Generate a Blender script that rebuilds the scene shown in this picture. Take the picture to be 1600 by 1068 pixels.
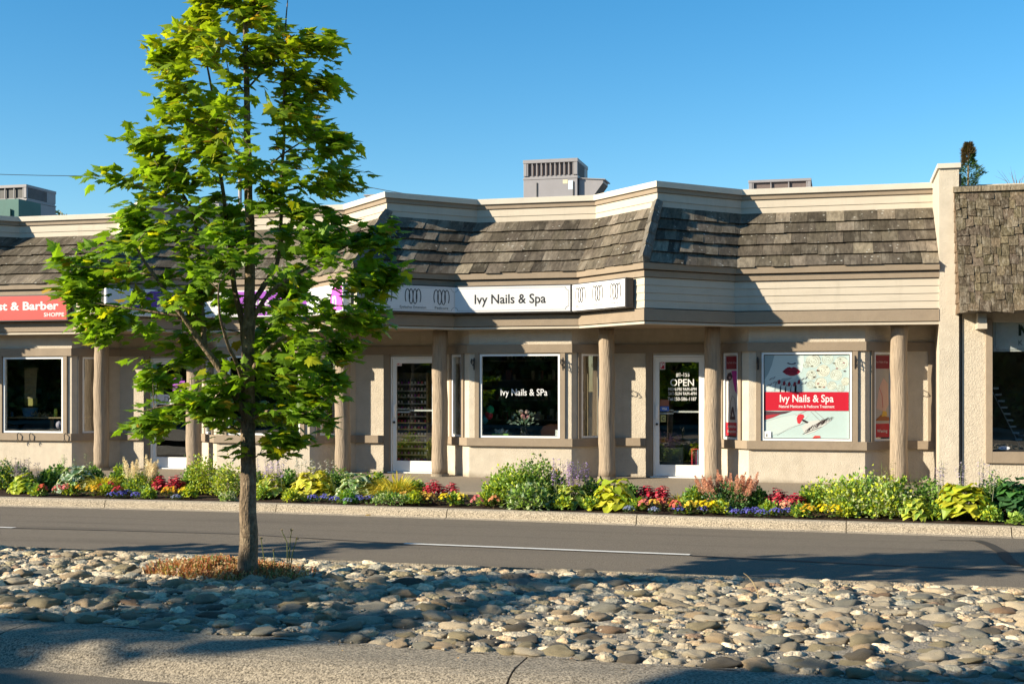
import bpy, math, random
from mathutils import Vector, Matrix, noise
for o in list(bpy.data.objects): bpy.data.objects.remove(o)
SC = bpy.context.scene
COL = SC.collection
R = math.radians

# ------------------------------------------------------------------ camera, sky, sun, exposure
TH = math.atan(2000/7790); CT, ST = math.cos(TH), math.sin(TH); CAMD = 21.9
cd = bpy.data.cameras.new('camera'); cd.sensor_width = 36; cd.lens = 45.0
cd.shift_y = 69/1600; cd.clip_start = .1; cd.clip_end = 3000
cam = bpy.data.objects.new('camera', cd); COL.objects.link(cam)
cam.location = (0, -CAMD, 1.6); cam.rotation_euler = (R(90), 0, TH)
SC.camera = cam
SUN = Vector((1.45, 1.0, -.70)).normalized()
SEL = math.asin(-SUN.z)
W = bpy.data.worlds.new('World'); SC.world = W; W.use_nodes = True
nt = W.node_tree; bg = nt.nodes['Background']
sky = nt.nodes.new('ShaderNodeTexSky'); sky.sky_type = 'NISHITA'; sky.sun_disc = False
sky.sun_elevation = SEL; sky.sun_rotation = math.atan2(-SUN.x, -SUN.y) % (2*math.pi)
sky.altitude = 0; sky.air_density = 1.0; sky.dust_density = .1; sky.ozone_density = 3.0
hs = nt.nodes.new('ShaderNodeHueSaturation'); hs.inputs['Hue'].default_value = .494; hs.inputs['Saturation'].default_value = 1.34
nt.links.new(sky.outputs[0], hs.inputs['Color']); nt.links.new(hs.outputs[0], bg.inputs[0])
bg.inputs[1].default_value = .086
sl = bpy.data.lights.new('sun', 'SUN'); sl.energy = 5.0; sl.angle = R(.53); sl.color = (1, .89, .70)
so = bpy.data.objects.new('sun', sl); COL.objects.link(so); so.rotation_euler = SUN.to_track_quat('-Z', 'Y').to_euler()
so.location = (-20, -30, 20)
SC.view_settings.view_transform = 'Standard'; SC.view_settings.look = 'None'
SC.view_settings.exposure = 1.1; SC.view_settings.gamma = 1; SC.view_settings.use_curve_mapping = False
SC.render.engine = 'CYCLES'
SC.cycles.transparent_max_bounces = 24

# ------------------------------------------------------------------ measuring helpers (photo pixel -> place)
def P(u, Y):      # X on the vertical plane Y
    Yc = Y+CAMD; Z = Yc*2000/(2000*CT+(u-800)*ST); return Z/2000*(u-800)*CT-Z*ST
def PZ(u, v, Y):
    Yc = Y+CAMD; Z = Yc*2000/(2000*CT+(u-800)*ST); return 1.6+(603-v)/2000*Z
def G(u, v, z):   # point on the level z
    Z = (1.6-z)*2000/(v-603); a = (u-800)/2000*Z
    return a*CT-Z*ST, a*ST+Z*CT-CAMD, Z
def lerp(a, b, t): return a+(b-a)*t
def interp(tab, x):
    if x <= tab[0][0]: return tab[0][1]
    for (a, fa), (b, fb) in zip(tab, tab[1:]):
        if x <= b: return lerp(fa, fb, (x-a)/(b-a))
    return tab[-1][1]

# ------------------------------------------------------------------ objects
def tag(o, label=None, cat=None, group=None, kind=None):
    if label: o['label'] = label
    if cat: o['category'] = cat
    if group: o['group'] = group
    if kind: o['kind'] = kind
    return o
def thing(name, label, cat, loc=(0, 0, 0), group=None, rz=0):
    o = bpy.data.objects.new(name, None); COL.objects.link(o); o.location = loc; o.rotation_euler = (0, 0, rz)
    o.empty_display_size = .1
    return tag(o, label, cat, group)
def worldloc(o):
    l = Vector((0, 0, 0))
    while o: l += o.location; o = o.parent
    return l
def copy_tree(o, parent=None):
    c = o.copy(); COL.objects.link(c)
    if parent: c.parent = parent
    for ch in list(o.children): copy_tree(ch, c)
    return c
class MB:
    def __init__(s): s.v = []; s.f = []; s.c = []; s.m = []; s.col = (1, 1, 1); s.mi = 0
    def add(s, vs, fs, col=None):
        b = len(s.v); s.v.extend([tuple(p) for p in vs])
        for f in fs: s.f.append(tuple(i+b for i in f)); s.c.append(col or s.col); s.m.append(s.mi)
    def quad(s, a, b, c, d, col=None): s.add((a, b, c, d), ((0, 1, 2, 3),), col)
    def box(s, x0, x1, y0, y1, z0, z1, col=None):
        s.add([(x0, y0, z0), (x1, y0, z0), (x1, y1, z0), (x0, y1, z0), (x0, y0, z1), (x1, y0, z1), (x1, y1, z1), (x0, y1, z1)],
              [(3, 2, 1, 0), (4, 5, 6, 7), (0, 1, 5, 4), (1, 2, 6, 5), (2, 3, 7, 6), (3, 0, 4, 7)], col)
    def hexa(s, p, col=None):   # 8 points, order as box
        s.add(p, [(3, 2, 1, 0), (4, 5, 6, 7), (0, 1, 5, 4), (1, 2, 6, 5), (2, 3, 7, 6), (3, 0, 4, 7)], col)
    def prism(s, poly, z0, z1, col=None):
        n = len(poly)
        s.add([(x, y, z0) for x, y in poly]+[(x, y, z1) for x, y in poly],
              [tuple(range(n-1, -1, -1)), tuple(range(n, 2*n))]+[(i, (i+1) % n, n+(i+1) % n, n+i) for i in range(n)], col)
    def tube(s, pts, rad, n=8, col=None, cap=True, jit=0):
        pts = [Vector(p) for p in pts]; k = len(pts)
        if not hasattr(rad, '__len__'): rad = [rad]*k
        vs = []; up = Vector((.13, .27, .95)).normalized(); px = None
        for i, p in enumerate(pts):
            t = (pts[min(i+1, k-1)]-pts[max(i-1, 0)]);
            if t.length < 1e-7: t = Vector((0, 0, 1))
            t.normalize()
            if px is None:
                x = t.cross(Vector((0, 1, 0)) if abs(t.y) < .9 else Vector((1, 0, 0)))
            else: x = px-t*px.dot(t)
            x.normalize(); px = x; y = t.cross(x)
            for j in range(n):
                a = 2*math.pi*j/n; r = rad[i]*(1+(random.uniform(-jit, jit) if jit else 0))
                vs.append(p+(x*math.cos(a)+y*math.sin(a))*r)
        fs = [(i*n+j, i*n+(j+1) % n, (i+1)*n+(j+1) % n, (i+1)*n+j) for i in range(k-1) for j in range(n)]
        if cap: fs.append(tuple(range(n-1, -1, -1))); fs.append(tuple(range((k-1)*n, k*n)))
        s.add(vs, fs, col)
    def ball(s, c, r, nu=10, nv=7, col=None, amp=0, seed=0):
        rx, ry, rz = (r if hasattr(r, '__len__') else (r, r, r)); vs = [(c[0], c[1], c[2]-rz)]
        for i in range(1, nv):
            a = -math.pi/2+math.pi*i/nv
            for j in range(nu):
                b = 2*math.pi*j/nu; d = Vector((math.cos(a)*math.cos(b), math.cos(a)*math.sin(b), math.sin(a)))
                k = 1+(amp*noise.noise(d*1.3+Vector((seed*3.1, seed*1.7, 0))) if amp else 0)
                vs.append((c[0]+d.x*rx*k, c[1]+d.y*ry*k, c[2]+d.z*rz*k))
        vs.append((c[0], c[1], c[2]+rz)); L = len(vs)-1
        fs = [(0, 1+(j+1) % nu, 1+j) for j in range(nu)]
        for i in range(nv-2):
            for j in range(nu): fs.append((1+i*nu+j, 1+i*nu+(j+1) % nu, 1+(i+1)*nu+(j+1) % nu, 1+(i+1)*nu+j))
        fs += [(L, L-nu+j, L-nu+(j+1) % nu) for j in range(nu)]
        s.add(vs, fs, col)
    def ob(s, A, d, n, s0, s1, o0, o1, z0, z1, col=None):
        """box on a wall: along d from A (plan), out along n"""
        def q(a, o, z): return (A[0]+d[0]*a+n[0]*o, A[1]+d[1]*a+n[1]*o, z)
        s.hexa([q(s0, o1, z0), q(s1, o1, z0), q(s1, o0, z0), q(s0, o0, z0), q(s0, o1, z1), q(s1, o1, z1), q(s1, o0, z1), q(s0, o0, z1)], col)
    def build(s, name, mat, parent=None, origin=None, smooth=False, label=None, bevel=0, local=False):
        me = bpy.data.meshes.new(name)
        off = Vector((0, 0, 0)) if local else (worldloc(parent) if parent else Vector(origin or (0, 0, 0)))
        me.from_pydata([(a-off.x, b-off.y, c-off.z) for a, b, c in s.v], [], s.f)
        at = me.color_attributes.new('Col', 'FLOAT_COLOR', 'CORNER')
        buf = []
        for p, c in zip(me.polygons, s.c):
            for _ in range(p.loop_total): buf += [c[0], c[1], c[2], 1]
        at.data.foreach_set('color', buf)
        mats = mat if isinstance(mat, (list, tuple)) else [mat]
        for m in mats: me.materials.append(m)
        if len(mats) > 1: me.polygons.foreach_set('material_index', s.m)
        if smooth: me.polygons.foreach_set('use_smooth', [True]*len(me.polygons))
        me.update()
        o = bpy.data.objects.new(name, me); COL.objects.link(o)
        if parent: o.parent = parent
        elif not local: o.location = off
        if bevel:
            b = o.modifiers.new('bevel', 'BEVEL'); b.width = bevel; b.segments = 2; b.limit_method = 'ANGLE'; b.angle_limit = R(40)
        if label: o['label'] = label
        return o
DG = None
def text_to(mb, txt, size_h, A, d, n, s0, z0, width=None, bold=0, out=.004, col=(1, 1, 1), shear=0, th=.002, spacing=1):
    """lettering on a wall plane: left end s0, baseline z0, capital height size_h"""
    cu = bpy.data.curves.new('t', 'FONT'); cu.body = txt; cu.size = 1; cu.offset = bold; cu.shear = shear; cu.space_character = spacing
    cu.resolution_u = 3
    ob = bpy.data.objects.new('t', cu); COL.objects.link(ob)
    dg = bpy.context.evaluated_depsgraph_get(); me = bpy.data.meshes.new_from_object(ob.evaluated_get(dg))
    bpy.data.objects.remove(ob); bpy.data.curves.remove(cu)
    sc = size_h/.72; xs = [v.co.x for v in me.vertices]; kx = sc
    if width: kx = width/(max(xs)-min(xs))
    x0 = min(xs)
    vs = []
    for v in me.vertices:
        a = s0+(v.co.x-x0)*kx; vs.append((A[0]+d[0]*a+n[0]*out, A[1]+d[1]*a+n[1]*out, z0+v.co.y*sc))
    mb.add(vs, [tuple(p.vertices) for p in me.polygons], col); bpy.data.meshes.remove(me)
def stroke(mb, pts, w, A, d, n, out=.004, col=(0, 0, 0), closed=False):
    """a flat painted line on a wall plane, pts = (s, z)"""
    k = len(pts); L = []
    for i in range(k):
        a = pts[(i-1) % k] if closed else pts[max(i-1, 0)]; b = pts[(i+1) % k] if closed else pts[min(i+1, k-1)]
        t = Vector((b[0]-a[0], b[1]-a[1]));
        t = t.normalized() if t.length > 1e-9 else Vector((1, 0)); nn = Vector((-t.y, t.x))*w/2
        L.append(((pts[i][0]+nn.x, pts[i][1]+nn.y), (pts[i][0]-nn.x, pts[i][1]-nn.y)))
    q = lambda p: (A[0]+d[0]*p[0]+n[0]*out, A[1]+d[1]*p[0]+n[1]*out, p[1])
    for i in range(k if closed else k-1):
        a, b = L[i], L[(i+1) % k]; mb.quad(q(a[1]), q(b[1]), q(b[0]), q(a[0]), col)
def shape(mb, pts, A, d, n, out=.004, col=(0, 0, 0)):
    mb.add([(A[0]+d[0]*a+n[0]*out, A[1]+d[1]*a+n[1]*out, z) for a, z in pts], [tuple(range(len(pts)))], col)

# ------------------------------------------------------------------ materials
def nodes(m): m.use_nodes = True; return m.node_tree.nodes, m.node_tree.links, m.node_tree.nodes['Principled BSDF']
def mat(name, col, rough=.8, var=.15, scale=8, bump=0, bscale=60, spec=.3, metal=0, attr=False, stain=0, stain_col=(.1, .09, .07), stain_scale=1.2, detail=6, stretch=None, spots=0, coord='Object', sstretch=None, dirt=0):
    m = bpy.data.materials.new(name); N, L, B = nodes(m)
    tc = N.new('ShaderNodeTexCoord'); mp = N.new('ShaderNodeMapping'); L.new(tc.outputs[coord], mp.inputs[0])
    if stretch: mp.inputs['Scale'].default_value = stretch
    if attr:
        a = N.new('ShaderNodeVertexColor'); a.layer_name = 'Col'; mul = N.new('ShaderNodeMixRGB'); mul.blend_type = 'MULTIPLY'; mul.inputs[0].default_value = 1
        L.new(a.outputs[0], mul.inputs[1]); mul.inputs[2].default_value = (*col, 1); base = mul.outputs[0]
    else:
        rg = N.new('ShaderNodeRGB'); rg.outputs[0].default_value = (*col, 1); base = rg.outputs[0]
    nz = N.new('ShaderNodeTexNoise'); nz.inputs['Scale'].default_value = scale; nz.inputs['Detail'].default_value = detail; nz.inputs['Roughness'].default_value = .65
    L.new(mp.outputs[0], nz.inputs['Vector'])
    mr = N.new('ShaderNodeMapRange'); mr.inputs['From Min'].default_value = .3; mr.inputs['From Max'].default_value = .7
    mr.inputs['To Min'].default_value = 1-var; mr.inputs['To Max'].default_value = 1+var; L.new(nz.outputs[0], mr.inputs[0])
    mx = N.new('ShaderNodeVectorMath'); mx.operation = 'SCALE'; L.new(base, mx.inputs[0]); L.new(mr.outputs[0], mx.inputs['Scale']); out = mx.outputs[0]
    def over(fac, colr, src):
        q = N.new('ShaderNodeMixRGB'); L.new(fac, q.inputs[0]); L.new(src, q.inputs[1]); q.inputs[2].default_value = (*colr, 1); return q.outputs[0]
    if stain:
        n2 = N.new('ShaderNodeTexNoise'); n2.inputs['Scale'].default_value = stain_scale; n2.inputs['Detail'].default_value = 8; n2.inputs['Roughness'].default_value = .7
        mp2 = N.new('ShaderNodeMapping'); L.new(tc.outputs[coord], mp2.inputs[0]); mp2.inputs['Scale'].default_value = sstretch or stretch or (1, 1, 1)
        L.new(mp2.outputs[0], n2.inputs['Vector']); r2 = N.new('ShaderNodeMapRange'); r2.inputs['From Min'].default_value = .52; r2.inputs['From Max'].default_value = .72
        r2.inputs['To Max'].default_value = stain; L.new(n2.outputs[0], r2.inputs[0]); out = over(r2.outputs[0], stain_col, out)
    if dirt:
        sx = N.new('ShaderNodeSeparateXYZ'); L.new(tc.outputs['Object'], sx.inputs[0]); nd_ = N.new('ShaderNodeTexNoise'); nd_.inputs['Scale'].default_value = 3.5; nd_.inputs['Detail'].default_value = 8; L.new(tc.outputs['Object'], nd_.inputs['Vector'])
        m1 = N.new('ShaderNodeMath'); m1.operation = 'MULTIPLY_ADD'; L.new(nd_.outputs[0], m1.inputs[0]); m1.inputs[1].default_value = dirt*3; m1.inputs[2].default_value = -dirt*1.05
        m2 = N.new('ShaderNodeMath'); m2.operation = 'SUBTRACT'; L.new(m1.outputs[0], m2.inputs[0]); L.new(sx.outputs['Z'], m2.inputs[1])
        r5 = N.new('ShaderNodeMapRange'); r5.inputs['From Min'].default_value = -.02; r5.inputs['From Max'].default_value = .06; r5.inputs['To Max'].default_value = .6; L.new(m2.outputs[0], r5.inputs[0]); out = over(r5.outputs[0], (.20, .16, .11), out)
    if spots:
        vo = N.new('ShaderNodeTexVoronoi'); vo.inputs['Scale'].default_value = 9; L.new(tc.outputs[coord], vo.inputs['Vector'])
        n3 = N.new('ShaderNodeTexNoise'); n3.inputs['Scale'].default_value = 2.5; n3.inputs['Detail'].default_value = 3; L.new(tc.outputs[coord], n3.inputs['Vector'])
        ad = N.new('ShaderNodeMath'); ad.operation = 'MULTIPLY_ADD'; ad.inputs[1].default_value = -.55; L.new(n3.outputs[0], ad.inputs[0]); ad.inputs[2].default_value = .40+spots*.1
        n4 = N.new('ShaderNodeTexNoise'); n4.inputs['Scale'].default_value = 45; L.new(tc.outputs[coord], n4.inputs['Vector'])
        a2 = N.new('ShaderNodeMath'); a2.operation = 'MULTIPLY_ADD'; a2.inputs[1].default_value = .25; L.new(n4.outputs[0], a2.inputs[0]); L.new(vo.outputs['Distance'], a2.inputs[2])
        lt = N.new('ShaderNodeMath'); lt.operation = 'SUBTRACT'; L.new(ad.outputs[0], lt.inputs[0]); L.new(a2.outputs[0], lt.inputs[1])
        r3 = N.new('ShaderNodeMapRange'); r3.inputs['From Min'].default_value = -.02; r3.inputs['From Max'].default_value = .03; r3.inputs['To Max'].default_value = .8
        L.new(lt.outputs[0], r3.inputs[0]); out = over(r3.outputs[0], (.42, .40, .34), out)
    L.new(out, B.inputs['Base Color']); B.inputs['Roughness'].default_value = rough; B.inputs['Specular IOR Level'].default_value = spec; B.inputs['Metallic'].default_value = metal
    if bump:
        nb = N.new('ShaderNodeTexNoise'); nb.inputs['Scale'].default_value = bscale; nb.inputs['Detail'].default_value = 5; L.new(mp.outputs[0], nb.inputs['Vector'])
        bp = N.new('ShaderNodeBump'); bp.inputs['Strength'].default_value = bump; bp.inputs['Distance'].default_value = .02; L.new(nb.outputs[0], bp.inputs['Height']); L.new(bp.outputs[0], B.inputs['Normal'])
    return m
def leafmat(name, tint=(1, 1, 1), trans=.4, rough=.45, var=.2):
    m = bpy.data.materials.new(name); N, L, B = nodes(m)
    a = N.new('ShaderNodeVertexColor'); a.layer_name = 'Col'
    tc = N.new('ShaderNodeTexCoord'); nz = N.new('ShaderNodeTexNoise'); nz.inputs['Scale'].default_value = 14; nz.inputs['Detail'].default_value = 3; L.new(tc.outputs['Object'], nz.inputs['Vector'])
    mr = N.new('ShaderNodeMapRange'); mr.inputs['From Min'].default_value = .3; mr.inputs['From Max'].default_value = .7; mr.inputs['To Min'].default_value = 1-var; mr.inputs['To Max'].default_value = 1+var; L.new(nz.outputs[0], mr.inputs[0])
    mx = N.new('ShaderNodeVectorMath'); mx.operation = 'SCALE'; L.new(a.outputs[0], mx.inputs[0]); L.new(mr.outputs[0], mx.inputs['Scale'])
    L.new(mx.outputs[0], B.inputs['Base Color']); B.inputs['Roughness'].default_value = rough; B.inputs['Specular IOR Level'].default_value = .35
    t = N.new('ShaderNodeBsdfTranslucent'); s2 = N.new('ShaderNodeVectorMath'); s2.operation = 'MULTIPLY'; L.new(mx.outputs[0], s2.inputs[0]); s2.inputs[1].default_value = (1.5*tint[0], 1.45*tint[1], .6*tint[2])
    L.new(s2.outputs[0], t.inputs[0]); ms = N.new('ShaderNodeMixShader'); ms.inputs[0].default_value = trans
    L.new(B.outputs[0], ms.inputs[1]); L.new(t.outputs[0], ms.inputs[2]); L.new(ms.outputs[0], N['Material Output'].inputs[0])
    return m
def glassmat(name, tint=(.75, .8, .8), refl=1.6):
    m = bpy.data.materials.new(name); N, L, B = nodes(m); N.remove(B)
    tr = N.new('ShaderNodeBsdfTransparent'); tr.inputs[0].default_value = (*tint, 1); gl = N.new('ShaderNodeBsdfGlossy'); gl.inputs['Roughness'].default_value = .0
    tc = N.new('ShaderNodeTexCoord'); nz = N.new('ShaderNodeTexNoise'); nz.inputs['Scale'].default_value = 1.1; L.new(tc.outputs['Object'], nz.inputs['Vector'])
    bp = N.new('ShaderNodeBump'); bp.inputs['Strength'].default_value = .05; bp.inputs['Distance'].default_value = .03; L.new(nz.outputs[0], bp.inputs['Height']); L.new(bp.outputs[0], gl.inputs['Normal'])
    lw = N.new('ShaderNodeLayerWeight'); lw.inputs['Blend'].default_value = .5; pw = N.new('ShaderNodeMath'); pw.operation = 'POWER'; pw.inputs[1].default_value = 4.5; L.new(lw.outputs['Facing'], pw.inputs[0])
    mu = N.new('ShaderNodeMath'); mu.operation = 'MULTIPLY_ADD'; mu.use_clamp = True; mu.inputs[1].default_value = .8; mu.inputs[2].default_value = refl; L.new(pw.outputs[0], mu.inputs[0])
    ms = N.new('ShaderNodeMixShader'); L.new(mu.outputs[0], ms.inputs[0]); L.new(tr.outputs[0], ms.inputs[1]); L.new(gl.outputs[0], ms.inputs[2]); L.new(ms.outputs[0], N['Material Output'].inputs[0])
    return m
M = {}
M['stucco'] = mat('cream stucco', (.50, .435, .345), .9, .10, 5, .6, 70, .2, stain=.35, stain_col=(.36, .30, .22), stain_scale=1.6, sstretch=(2.5, 2.5, .35), dirt=.09)
M['stucco_rough'] = mat('rough stucco', (.47, .405, .315), .95, .12, 22, .6, 48, .2)
M['trim'] = mat('taupe painted trim', (.255, .198, .14), .7, .10, 6, .12, 40, .3, stain=.45, stain_col=(.17, .13, .09), stain_scale=3)
M['siding'] = mat('cream lap siding', (.46, .40, .315), .65, .06, 4, .1, 30, .3, stain=.35, stain_col=(.30, .26, .20), stain_scale=2.2, stretch=(.5, .5, 3), sstretch=(2, 2, .3))
M['cap'] = mat('pale metal cap', (.54, .49, .41), .5, .05, 3, 0, spec=.4, stain=.15, stain_col=(.4, .36, .3))
M['tile'] = mat('weathered roof tile', (1, 1, 1), .95, .45, 9, .5, 60, .15, attr=True, stain=.6, stain_col=(.30, .26, .20), stain_scale=2.6, stretch=(2.4, .5, .5), spots=1)
M['shake'] = mat('weathered cedar shake', (.72, .66, .56), .95, .75, 14, 1, 60, .1, attr=True, stain=.75, stain_col=(.46, .40, .31), stain_scale=5, stretch=(4, 4, .6))
M['log'] = mat('painted log', (.32, .25, .18), .8, .3, 7, 1, 16, .2, stretch=(5, 5, .35), stain=.55, stain_col=(.18, .135, .095), stain_scale=7)
M['white'] = mat('white painted metal', (.74, .74, .72), .4, .03, 5, spec=.5)
M['glass'] = glassmat('window glass', (.95, .97, .96), .15)
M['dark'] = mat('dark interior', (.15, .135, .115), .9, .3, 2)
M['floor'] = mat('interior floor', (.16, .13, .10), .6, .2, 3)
M['soffit'] = mat('soffit board', (.26, .20, .14), .8, .08, 4, stretch=(1, 6, 1))
M['black'] = mat('black iron', (.015, .014, .013), .5, .1, 20, spec=.5)
M['paint'] = mat('sign print', (1, 1, 1), .4, .02, 3, spec=.4, attr=True)
M['matt'] = mat('coloured matt', (1, 1, 1), .7, .08, 12, attr=True)
M['signbox'] = mat('sign casing', (.05, .045, .042), .5, .08, 8, spec=.4)
M['hvac'] = mat('grey sheet metal', (.25, .235, .24), .55, .06, 3, spec=.4, stain=.15, stain_col=(.25, .22, .2))
M['asphalt'] = mat('road asphalt', (.172, .143, .108), .92, .75, 120, .4, 150, .2, detail=4, stain=.6, stain_col=(.082, .070, .056), stain_scale=1.2, sstretch=(.10, 1.5, 1))
M['tar'] = mat('tar seam', (.045, .04, .036), .7, .2, 30)
M['concrete'] = mat('exposed concrete kerb', (.34, .285, .21), .92, .95, 75, .38, 120, .2, detail=4, stain=.5, stain_col=(.15, .13, .10), stain_scale=1.4)
M['kerb_near'] = mat('coarse aggregate kerb', (.25, .21, .155), .92, .9, 70, .35, 110, .2, detail=4, stain=.5, stain_col=(.11, .095, .075), stain_scale=1.8)  # dark aggregate, with the shade lying on the near kerb also put into the colour
M['walk'] = mat('concrete pavement', (.25, .205, .15), .92, .25, 40, .3, 90, .2, stain=.3, stain_col=(.17, .15, .12), stain_scale=.8)
M['mortar'] = mat('mortar between cobbles', (.27, .235, .185), .95, .55, 55, .9, 80, .15, stain=.45, stain_col=(.12, .105, .085), stain_scale=3)
M['stone'] = mat('river stone', (1.25, 1.17, 1.04), .8, .42, 30, .9, 42, .25, attr=True, stain=.3, stain_col=(.12, .115, .1), stain_scale=8, spots=0)
M['soil'] = mat('dark bark mulch', (.045, .030, .022), .95, .6, 45, 1, 60, .1)
M['line'] = mat('white road paint', (.62, .60, .55), .8, .12, 60, .2, 90, stain=.35, stain_col=(.3, .28, .25), stain_scale=14)
M['ground'] = mat('ground', (.12, .11, .09), .95, .3, .5)
M['leaf'] = leafmat('maple leaf', trans=.5, rough=.4)
M['plant'] = leafmat('bedding leaf', trans=.3)
M['petal'] = leafmat('petal', trans=.25, rough=.6, var=.12, tint=(.8, .75, 1.5))
M['bark'] = mat('maple bark', (.17, .125, .082), .95, .6, 16, 1, 30, .15, stretch=(2.2, 2.2, .9), stain=.75, stain_col=(.40, .32, .21), stain_scale=7, sstretch=(1.2, 1.2, 2.2))

# ------------------------------------------------------------------ ground, road, kerbs, median
def st(name, mb, m, **k): return tag(mb.build(name, m, **k), kind='structure')
g = MB(); g.quad((-400, -400, -.6), (400, -400, -.6), (400, 500, -.6), (-400, 500, -.6)); st('ground', g, M['ground'])
kb = [G(u, v, -.07)[:2] for u, v in ((0, 775), (400, 784), (800, 796), (1200, 809.5), (1600, 821))]
KB = [(-60, kb[0][1]+.5), (-20, kb[0][1]+.08)]+kb+[(6, kb[4][1]-.35), (12, kb[4][1]-1.2), (40, kb[4][1]-5)]
kY = lambda x: interp(KB, x)
xs = [-60, -40, -25, -20, -16]+[-14+i for i in range(0, 24)]+[12, 16, 24, 40]
# pavement
g = MB()
for a, b in zip(xs, xs[1:]):
    g.quad((a, kY(a)+2.35, -.045), (b, kY(b)+2.35, -.045), (b, 1.6, .0), (a, 1.6, .0))
    g.quad((a, kY(a)+.1, -.30), (b, kY(b)+.1, -.30), (b, kY(b)+2.35, -.30), (a, kY(a)+2.35, -.30))
    g.quad((a, kY(a)+2.35, -.30), (b, kY(b)+2.35, -.30), (b, kY(b)+2.35, -.045), (a, kY(a)+2.35, -.045))
st('pavement', g, M['walk'])
# planting bed soil, uneven
g = MB(); nx = 220; ny = 14
def soil_z(x, t): return -.085+.05*math.sin(math.pi*min(1, t*1.0))+.022*noise.noise(Vector((x*3, t*9, 0)))+.015*noise.noise(Vector((x*14, t*30, 3)))
vv = []
for i in range(nx+1):
    x = -22+i*32/nx
    for j in range(ny+1):
        t = j/ny; vv.append((x, kY(x)+.02+t*2.3, soil_z(x, t)))
g.add(vv, [(i*(ny+1)+j, (i+1)*(ny+1)+j, (i+1)*(ny+1)+j+1, i*(ny+1)+j+1) for i in range(nx) for j in range(ny)])
tag(g.build('mulch_bed', M['soil'], smooth=True), kind='structure')
# far kerb with joints
def kerb(name, joints, line, prof, x0, x1, gap=.012, m='concrete'):
    ks = MB(); js = sorted([j for j in joints if x0 < j < x1]); ed = [x0]+js+[x1]
    for a, b in zip(ed, ed[1:]):
        a += gap/2; b -= gap/2; n = max(1, int((b-a)/.7)); ring = []
        for i in range(n+1):
            x = lerp(a, b, i/n); ring.append([(x, line(x)+o, z) for o, z in prof])
        k = len(prof); vs = [p for r in ring for p in r]
        fs = [(i*k+j, i*k+j+1, (i+1)*k+j+1, (i+1)*k+j) for i in range(n) for j in range(k-1)]
        fs += [tuple(range(k-1, -1, -1)), tuple(range(n*k, n*k+k))]
        ks.add(vs, fs)
    return st(name, ks, M[m])
KJ = [G(u, v, -.07)[0] for u, v in ((181, 778), (441, 785), (705, 793), (999, 802), (1322, 813))]
KJ = [KJ[0]-1.9*i for i in range(8, 0, -1)]+KJ+[KJ[-1]+1.9*i for i in range(1, 6)]
kerb('far_kerb', KJ, kY, [(.0, -.4), (.0, -.075), (-.02, -.068), (-.14, -.068), (-.165, -.078), (-.185, -.105), (-.20, -.165), (-.215, -.180), (-.30, -.187), (-.30, -.4)], -30, 12)
# the road between kerb and median
def road_z(x, t): return lerp(-.19, -.135, min(1, t/.55)) if t < .55 else lerp(-.135, -.17, (t-.55)/.45)
NE = [(-60, -12.6), (-20, -13.4), (-9, -13.95)]+[G(u, v, 0)[:2] for u, v in ((0, 966), (370, 995), (800, 1025), (1100, 1045), (1300, 1058))]+[(3, -14.95), (8, -15.3), (40, -16.5)]
nY = lambda x: interp(NE, x)          # near edge of the cobbles
FE = [(-60, -10.2), (-8.1, -10.95), (-4, -11.12), (0, -11.2), (4, -11.3), (40, -12.5)]
fY = lambda x: interp(FE, x)          # far edge of the cobbles
g = MB()
for a, b in zip(xs, xs[1:]):
    for i in range(8):
        t0, t1 = i/8, (i+1)/8
        q = lambda x, t: (x, lerp(kY(x)-.28, fY(x)+.02, t), road_z(x, t))
        g.quad(q(a, t1), q(b, t1), q(b, t0), q(a, t0))
st('road', g, M['asphalt'], smooth=True)
g = MB()
for a, b in zip(xs, xs[1:]):
    g.quad((a, -26, -.17), (b, -26, -.17), (b, nY(b)-.66, -.15), (a, nY(a)-.66, -.15))
    g.quad((a, -34, -.02), (b, -34, -.02), (b, -26, -.02), (a, -26, -.02))
st('near_road', g, M['asphalt'])
def rdpt(u, v):
    x, y, _ = G(u, v, -.14); t = (kY(x)-.28-y)/(kY(x)-.28-fY(x)); x, y, _ = G(u, v, road_z(x, t)); return (x, y)
def road_strip(pts, w, dz):
    g = MB(); L = []
    for i, p in enumerate(pts):
        a = pts[max(i-1, 0)]; b = pts[min(i+1, len(pts)-1)]; t = Vector((b[0]-a[0], b[1]-a[1])).normalized(); n = Vector((-t.y, t.x))*w[i]/2
        def z(x, y): return road_z(x, (kY(x)-.28-y)/(kY(x)-.28-fY(x)))+dz
        L.append([(p[0]+n.x, p[1]+n.y, z(p[0]+n.x, p[1]+n.y)), (p[0]-n.x, p[1]-n.y, z(p[0]-n.x, p[1]-n.y))])
    for a, b in zip(L, L[1:]): g.quad(a[1], b[1], b[0], a[0])
    return g
def densify(pts, k=8): return [(lerp(a[0], b[0], i/k), lerp(a[1], b[1], i/k)) for a, b in zip(pts, pts[1:]) for i in range(k)]+[pts[-1]]
a, b = rdpt(632, 849), rdpt(1078, 866.5); g = road_strip(densify([a, b]), [.10]*9, .006)
st('lane_marking', g, M['line'])
c = rdpt(22, 824.5); d = (c[0]-3, c[1]+.06); g = road_strip(densify([d, c]), [.10]*9, .006); st('lane_marking', g, M['line'])
seam = densify([c, rdpt(200, 829), rdpt(372, 834), rdpt(632, 849)]); g = road_strip(seam, [.025+.02*random.random() for _ in seam], .003); st('road_seam', g, M['tar'])
seam = densify([rdpt(1078, 867.5), rdpt(1250, 876), rdpt(1420, 884.5), rdpt(1600, 892), rdpt(1800, 903)]); g = road_strip(seam, [.028+.02*random.random() for _ in seam], .003); st('road_seam', g, M['tar'])
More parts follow.
